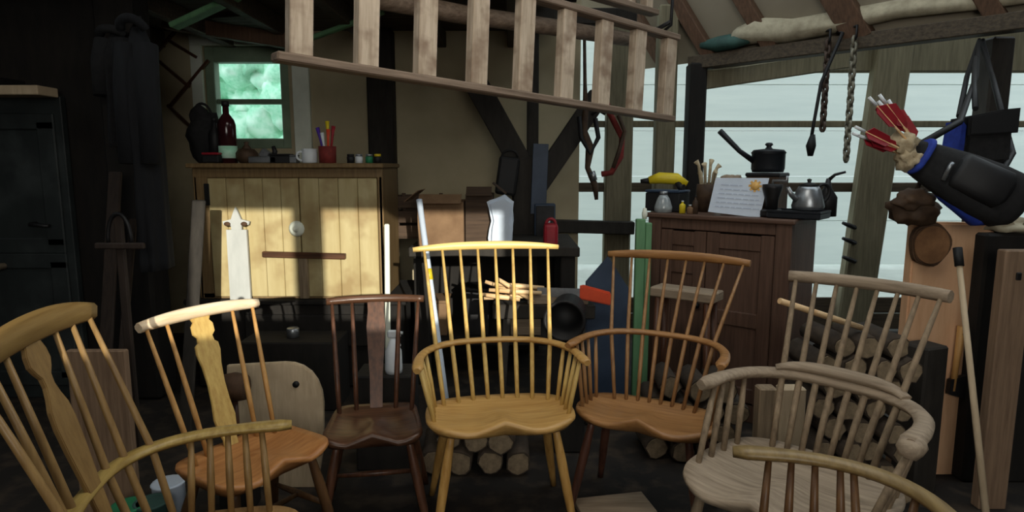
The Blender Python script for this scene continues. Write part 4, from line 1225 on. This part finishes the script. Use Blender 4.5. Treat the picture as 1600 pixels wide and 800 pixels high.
# stick (broom)
pa, pb = at(1497, 396, 2.45), at(1530, 706, 2.2)
dv = pb-pa; pe = pa + dv*((0-pa.z)/dv.z)
t = thing('broom_stick', 'pale thin pole with black grip leaning on the tan slab', 'pole', (pe.x, pe.y, 0))
b = bmnew(); tube(b, [Vector((0, 0, .0)), pa - Vector((pe.x, pe.y, 0))], [.013, .010], 10); obj('shaft', b, M['slab'], t)
b = bmnew(); q_ = pa - Vector((pe.x, pe.y, 0)); tube(b, [q_*.955, q_*1.02], .016, 10); obj('grip', b, M['black'], t)
pa, pb = at(1503, 510, YS-.055), at(1488, 610, YS-.055)
t = thing('hatchet', 'short hatchet hung head down on the lower right of the tan slab', 'hatchet', pa)
b = bmnew(); q_ = pb - pa; tube(b, [Vector((0, 0, 0)), q_*.5, q_], [.017, .013, .013], 8); obj('handle', b, M['fresh_z'], t)
b = bmnew(); c_ = q_*.93; prism(b, [(c_.x-.02, c_.z-.035), (c_.x+.07, c_.z-.06), (c_.x+.08, c_.z+.06), (c_.x-.02, c_.z+.03)], .022, Matrix.Translation((0, c_.y, 0)), .002); obj('blade', b, M['iron'], t)
b = bmnew(); tube(b, [(0, -.02, -.03), (0, .05, -.025)], .005, 6); obj('nail', b, M['iron'], t)
# block
p = at(1470, 548, 2.5)
t = tag(obj('wood_block', box(bmnew(), (0, 0, p.z/2), (.13, .12, p.z), Matrix.Rotation(R(20), 4, 'Z'), bev=.008), M['darktimber'], None, (p.x, 2.6, 0)), 'dark olive upright chopping block below the tan slab', 'block')
# right vertical board
Yv = 2.45
xa_, xb_ = at(1553, 500, Yv).x, at(1598, 500, Yv).x
hv = at(1570, 390, Yv).z
t = thing('board', 'grey brown upright board standing at the far right', 'board', ((xa_+xb_)/2, Yv, 0))
b = bmnew(); box(b, (0, 0, hv/2), (xb_-xa_, .05, hv), bev=.005); obj('plank', b, M['postboard'], t)
b = bmnew(); box(b, (0, -.027, hv-.1), (.02, .01, .03), bev=.003); obj('nail', b, M['iron'], t)
t = tag(obj('cabinet', box(bmnew(), (0, 0, .55), (.6, .4, 1.1), bev=.01), M['blacktimber'], None, (2.28, 2.85, 0)), 'dark box cupboard behind the upright board at far right', 'cabinet')
b = bmnew(); blob(b, (0, 0, .03), (.1, .08, .035), .3, 4, 3, 3)
tag(obj('cloth', b, M['sheet'], None, (2.1, 2.74, 1.1)), 'crumpled pale cloth at the far right on the dark cupboard', 'cloth')
# bags
YQ = 2.75
def hull(b, c, axis_x, L, prof, n=20, flat=.7, seed=0):
    """soft bag body along axis; prof = [(t, r)]"""
    axis_x = Vector(axis_x).normalized()
    up = Vector((0, 1, 0)).cross(axis_x).normalized()
    rows = []
    for s, r in prof:
        row = []
        for i in range(n):
            a_ = 2*PI*i/n
            k = 1 + .07*noise.noise(Vector((s*6, a_*2, seed)))
            cx_ = sg(math.cos(a_), .75)*r*k; sy_ = sg(math.sin(a_), .75)*r*flat*k
            row.append(b.verts.new(Vector(c) + axis_x*(s*L) + up*cx_ + Vector((0, 1, 0))*sy_))
        rows.append(row)
    for i in range(len(rows)-1):
        for k in range(n):
            b.faces.new((rows[i][k], rows[i][(k+1) % n], rows[i+1][(k+1) % n], rows[i+1][k])).smooth = True
    b.faces.new(rows[0]); b.faces.new(rows[-1][::-1])
    return b
# upright black bag
a_ = at(1490, 262, YQ+.1); c_ = at(1578, 172, YQ+.1)
o0 = Vector(((a_.x+c_.x)/2, YQ+.12, a_.z))
t = thing('satchel', 'black upright satchel with blue edge hanging by long straps from the beam', 'bag', o0)
hw, hh = (c_.x-a_.x)/2, c_.z-a_.z
b = bmnew(); prism(b, [(-hw*.95, 0), (hw, .02), (hw*.98, hh), (hw*.3, hh*.96), (-hw*.9, hh*.86)], .13, None, .02); obj('body', b, M['blackcloth'], t)
b = bmnew(); prism(b, [(-hw*1.15, .01), (-hw*.9, .0), (-hw*.86, hh*.72), (-hw*1.02, hh*.8)], .11, None, .01); obj('side_gusset', b, M['bluecloth'], t)
b = bmnew(); prism(b, [(-hw*.92, hh*.55), (hw*1.0, hh*.6), (hw*1.0, hh*1.02), (hw*.3, hh*.99), (-hw*.92, hh*.88)], .02, Matrix.Translation((0, -.075, 0)), .006); obj('flap', b, M['black'], t)
top_ = at(1530, 62, 3.9)
for dx, ux in ((-.85, 1494), (.9, 1570)):
    b = bmnew(); s0 = Vector((hw*dx, 0, hh*.9)); e0 = top_ - o0
    tube(b, [s0, s0.lerp(e0, .5) + Vector((.02*dx, 0, -.02)), e0], [.012, .012, .01], 6); obj('strap', b, M['black'], t)
b = bmnew(); tube(b, [at(1524, 90, 3.4)-o0, at(1522, 130, 3.1)-o0, at(1524, 170, YQ+.1)-o0], .012, 6); obj('strap', b, M['black'], t)
# large slung quiver bag with arrows
qa, qb = at(1418, 238, YQ-.12), at(1590, 322, YQ-.25)
ax = (qb-qa)
Lq = ax.length
t = thing('quiver', 'large black and blue quiver bag slung at an angle at the right', 'quiver', qa)
b = bmnew(); hull(b, (0, 0, 0), ax, Lq, [(0, .045), (.04, .062), (.2, .08), (.45, .1), (.7, .115), (.9, .115), (.98, .09), (1.02, .05)], seed=3); obj('body', b, M['blackcloth'], t)
b = bmnew(); hull(b, Vector((.05, -.0, -.08)), ax + Vector((0, 0, -.04)), Lq*.74, [(.22, .03), (.4, .05), (.6, .06), (.85, .075), (.95, .05)], flat=.6, seed=8); obj('under_panel', b, M['bluecloth'], t)
b = bmnew(); hull(b, Vector((0, -.01, .005)), ax, Lq, [(.08, .072), (.09, .077), (.11, .079), (.12, .075)], seed=3); obj('band', b, M['bluecloth'], t)
b = bmnew(); hull(b, Vector((0, -.06, .01)), ax, Lq, [(.35, .04), (.38, .07), (.75, .08), (.8, .05)], seed=5, flat=.5); obj('pocket', b, M['black'], t)
b = bmnew(); tube(b, [ax*.3 + Vector((0, -.075, .02)), ax*.27 + Vector((0, -.08, .0)), ax*.24 + Vector((0, -.07, -.06))], .009, 6); obj('buckle', b, M['steel'], t)
b = bmnew(); tube(b, [ax*.1 + Vector((0, .03, .04)), at(1500, 190, YQ)-qa, at(1525, 120, 3.2)-qa, top_-qa], [.014, .014, .012, .01], 6); obj('strap', b, M['black'], t)
b = bmnew(); tube(b, [ax*.85 + Vector((0, .04, .05)), at(1582, 240, YQ+.2)-qa, at(1555, 140, 3.3)-qa, at(1536, 62, 3.9)-qa], [.014, .014, .012, .01], 6); obj('strap', b, M['black'], t)
# arrows
arrows = [((1358, 152), (1388, 186)), ((1374, 148), (1402, 180)), ((1372, 158), (1398, 192)), ((1388, 156), (1416, 186)), ((1336, 198), (1376, 222)), ((1342, 212), (1380, 232)), ((1332, 208), (1366, 226)), ((1394, 166), (1420, 196))]
lbls = ['highest', 'second highest', 'upper middle', 'upper right', 'lower left', 'lowest', 'leftmost', 'rightmost']
for i, ((u0, v0), (u1, v1)) in enumerate(arrows):
    Ya = YQ-.16+.02*(i % 4)
    tip = at(u0, v0, Ya); f1 = at(u1, v1, Ya)
    e_ = qa + ax*.22 + Vector((.0, 0, .014*(i % 3-1)))
    o0 = tip
    t = thing('arrow', '%s red fletched arrow sticking out of the quiver bag' % lbls[i], 'arrow', o0, 0, 'red fletched arrows in the quiver')
    d1 = (e_ - tip)
    b = bmnew(); tube(b, [Vector((0, 0, 0)), d1], .0042, 6); obj('shaft', b, M['fresh_x'], t)
    dn = d1.normalized()
    b = bmnew(); tube(b, [Vector((0, 0, 0)), dn*.045], .0065, 6); obj('nock', b, M['white'], t)
    b = bmnew()
    s1 = dn.cross(Vector((0, 1, 0))).normalized()
    for k in range(3):
        sv = Matrix.Rotation(2*PI*k/3+.5, 3, dn) @ s1
        th = dn.cross(sv)*.002
        q4 = [dn*.05, dn*.065 + sv*.028, dn*.14 + sv*.026, dn*.165]
        va = [b.verts.new(p+th) for p in q4]; vb = [b.verts.new(p-th) for p in q4]
        b.faces.new(va); b.faces.new(vb[::-1])
        for j in range(4):
            b.faces.new((va[j], vb[j], vb[(j+1) % 4], va[(j+1) % 4]))
    obj('fletching', b, M['red'], t)
# fleece and leather pouch
b = bmnew(); blob(b, (0, 0, 0), (.05, .05, .045), .3, 5, 2, 3); blob(b, (.03, 0, -.06), (.055, .05, .05), .3, 5, 3, 3)
tag(obj('fleece', b, M['fur'], None, at(1412, 225, YQ-.13)), 'cream fleece tuft at the mouth of the quiver bag', 'fleece')
p = at(1428, 325, YQ-.06)
t = thing('pouch', 'brown crumpled leather pouch hanging under the quiver mouth', 'pouch', p)
b = bmnew(); blob(b, (0, 0, 0), (.1, .07, .075), .2, 4, 6, 3); obj('body', b, M['leather'], t)
b = bmnew(); blob(b, (-.02, -.035, .035), (.08, .045, .045), .2, 4, 9, 3); obj('flap', b, M['leather'], t)
b = bmnew(); tube(b, [(0, 0, .06), (.02, 0, .12), (.04, 0, .2)], .01, 6); obj('strap', b, M['leather'], t)
# iron hooks/pegs beside the cupboard on leaning post
for i, v in enumerate((352, 376, 405)):
    p = at(1326, v, YB-.12)
    tag(obj('iron_peg', tube(bmnew(), [(-.05, 0, .02), (0, 0, .0), (.06, .02, -.02), (.08, .1, -.02)], [.012, .018, .018, .012], 8), M['iron'], None, p), ('%s black iron peg on the leaning timber right of the cupboard' % ('top', 'middle', 'bottom')[i]), 'peg', 'iron pegs on the leaning timber')

# ------------------------------------------------------------------ logs, billets and small floor things
def log(loc, L_, r, yaw, label, grp, seed, pitch=0.0):
    t = thing('log', label, 'log', loc, yaw, grp)
    rn = random.Random(seed)
    k_ = [1+rn.uniform(-.14, .14) for _ in range(12)]
    Mx = Matrix.Rotation(PI/2+pitch, 4, 'X')
    b = bmnew()
    tt_ = bmesh.new()
    rings = []
    for z in (-L_/2, -L_/6, L_/6, L_/2):
        rings.append([tt_.verts.new((r*k_[i]*math.cos(2*PI*i/12), r*k_[i]*math.sin(2*PI*i/12), z)) for i in range(12)])
    for i in range(3):
        for k in range(12):
            tt_.faces.new((rings[i][k], rings[i][(k+1) % 12], rings[i+1][(k+1) % 12], rings[i+1][k])).smooth = True
    tt_.faces.new(rings[0][::-1]); tt_.faces.new(rings[-1])
    merge(b, tt_, Mx); obj('bark', b, M['logbark'], t)
    b = bmnew()
    prism(b, [(r*.88*k_[i]*math.cos(2*PI*i/12), r*.88*k_[i]*math.sin(2*PI*i/12)) for i in range(12)], .006, Matrix.Rotation(pitch, 4, 'X') @ Matrix.Translation((0, -L_/2-.002, 0))); obj('cut_face', b, M['logend'], t)
    return t
rnd = random.Random(11)
def stack(x0, x1, y0, slope, rows, r, label, grp, L_=.35):
    for k in range(rows):
        n_ = int((x1-x0)/(2.05*r)) - k % 2
        for i in range(n_):
            x_ = x0 + r + (i + .5*(k % 2))*2.06*r
            log((x_, y0 + slope*(x_-x0) + rnd.uniform(-.02, .02), r + k*r*1.75 + .001), L_, r*rnd.uniform(.86, .97), rnd.uniform(-.08, .08), label, grp, rnd.randint(0, 999))
stack(-.42, .14, 2.86, 0, 2, .062, 'split log in the low stack behind the central chair', 'logs stacked behind the central chair', .3)
stack(.62, 1.14, 2.98, -.2, 4, .058, 'split log in the stack below the brown cupboard front', 'logs stacked before the brown cupboard', .22)
stack(1.22, 1.65, 2.62, -.1, 8, .05, 'short log in the tall stack behind the weathered grey chair', 'logs stacked behind the grey chair', .26)
# stool with grey top between the orange brown chair and cupboard
p = at(1090, 466, 2.95)
t = thing('stool', 'low grey topped bench stool behind the orange brown armchair', 'stool', (p.x+.02, 3.22, 0), R(-38))
b = bmnew(); box(b, (0, 0, p.z-.03), (.34, .14, .05), bev=.006); obj('top', b, M['grey_x'], t)
for sx in (-1, 1):
    for sy in (-1, 1):
        b = bmnew(); tube(b, [(sx*.13, sy*.045, p.z-.05), (sx*.15, sy*.06, 0)], [.018, .016]); obj('leg', b, M['dark_z'], t)
# pale blocks behind the grey chair's arm
for i, (u0, u1) in enumerate(((1192, 1222), (1226, 1268))):
    p = at((u0+u1)/2, 612, 2.3)
    w_ = size(u1-u0, 2.3)
    tag(obj('timber_billet', box(bmnew(), (0, 0, p.z/2), (w_, .06, p.z), bev=.006), M['slab' if i else 'grey_z'], None, (p.x, 2.36, 0)), ('narrower' if i == 0 else 'wider')+' pale upright timber billet behind the grey chair arm', 'billet')
# spray bottle behind dark chair
p = at(615, 560, 2.82)
zb_ = at(612, 582, 2.82).z
b = bmnew(); box(b, (0, 0, zb_/2), (.26, .2, zb_), bev=.006)
tag(obj('wooden_crate', b, M['blacktimber'], None, (p.x-.04, 2.86, 0)), 'dark wooden box behind the small dark chair', 'box')
t = thing('spray_bottle', 'white spray bottle standing behind the small dark chair', 'bottle', (p.x, 2.82, zb_+.001))
b = bmnew(); lathe(b, [(0, 0), (.038, 0), (.04, .02), (.038, .1), (.02, .14), (.013, .16), (0, .16)], 16); obj('body', b, M['white'], t)
b = bmnew(); box(b, (.005, 0, .18), (.06, .024, .035), bev=.006); tube(b, [(.03, 0, .185), (.045, 0, .185)], .007, 8); box(b, (.022, 0, .145), (.012, .012, .05), Matrix.Rotation(R(-20), 4, 'Y'), bev=.003); obj('trigger_head', b, M['white'], t)
# small shiny tin on the chest ledge, under cabinet
t = tag(obj('tin', lathe(bmnew(), [(0, 0), (.035, 0), (.036, .05), (.03, .055), (0, .056)], 16), M['steel'], None, (at(452, 512, 3.72).x, 3.68, at(452, 512, 3.68).z)), 'small shiny tin on the ledge of the low chest', 'tin')
t.location = (at(452, 500, 3.55).x, 3.6, 0.402)
b = bmnew(); box(b, (0, 0, .2), (.55, .28, .4), bev=.008)
tag(obj('low_box', b, M['blacktimber'], None, (at(452, 500, 3.6).x+.02, 3.62, 0)), 'low dark box in front of the chest below the cream cabinet', 'box')
# green and pale scraps at lower left
for i, (u, v, m) in enumerate(((200, 780, 'greensm'), (235, 775, 'tarp'), (262, 745, 'bluewhite'), (560, 790, 'red'))):
    if m == 'red':
        continue
    p = atz(u, v, .16)
    t = tag(obj('paint_tin', lathe(bmnew(), [(0, 0), (.06, 0), (.06, .13), (.064, .135), (.06, .14), (.05, .138), (0, .138)], 18), M[m], None, (p.x-.1*0, p.y, 0)), ('green', 'dark green', 'pale blue')[i] + ' paint tin on the floor behind the nearest left chair', 'tin')
# board lying on the floor at the bottom
for i, (u, v, r_) in enumerate(((960, 790, .2), (420, 790, -.3))):
    p = atz(u, v, .02)
    if i == 0:
        tag(obj('floor_board', box(bmnew(), (0, 0, .0125), (.3, .16, .025), Matrix.Rotation(r_, 4, 'Z'), bev=.003), M['grey_x'], None, (p.x, p.y, .0)), 'short offcut board lying on the floor between the two front chairs', 'board')

# more of the clutter under and on the workbench
for i, (dx, mm, w_, h_, lab) in enumerate(((-.42, 'card', .2, .22, 'brown box on the low shelf of the workbench, leftmost'), (-.12, 'iron', .16, .3, 'dark metal canister box on the low shelf of the workbench'), (.2, 'grey_x', .2, .16, 'grey wooden box on the low shelf of the workbench'))):
    t = thing('storage_box', lab, 'box', ((bx0+bx1)/2+dx, YM+.3, .267), 0, 'boxes on the low workbench shelf')
    b = bmnew(); box(b, (0, 0, h_/2), (w_, .25, h_), bev=.006); obj('body', b, M[mm], t)
    b = bmnew(); box(b, (0, 0, h_+.008), (w_+.012, .262, .018), bev=.004); obj('lid', b, M[mm], t)
t = thing('peg', 'pale wooden peg sticking out of the slate painted door', 'peg', at(6, 416, YP-.07))
b = bmnew(); tube(b, [(0, 0, 0), (0, -.1, .01), (.0, -.14, .02)], [.02, .022, .03], 10); obj('pin', b, M['slab'], t)

# brown board standing behind the nearest left chair
xa_, xb_ = at(96, 600, 2.35).x, at(190, 600, 2.35).x
t = thing('board', 'broad brown board standing behind the spindles of the nearest left chair', 'board', ((xa_+xb_)/2, 2.4, 0))
hz = at(140, 552, 2.35).z
b = bmnew(); box(b, (0, 0, hz/2), (xb_-xa_, .03, hz), bev=.005); obj('plank', b, M['postboard'], t)
b = bmnew(); box(b, (0, .03, hz*.75), (xb_-xa_-.04, .03, .06), bev=.004); obj('batten', b, M['dimwood'], t)
pa, pb = at(1218, 470, 2.42), at(1300, 497, 2.5)
tag(obj('turned_stick', tube(bmnew(), [pa-pb, Vector((0, 0, 0)), (pb-pa)*.6], [.012, .013, .012], 8), M['fresh_x'], None, pb), 'pale stick poking out leftwards from the tall log stack behind the grey chair', 'stick')
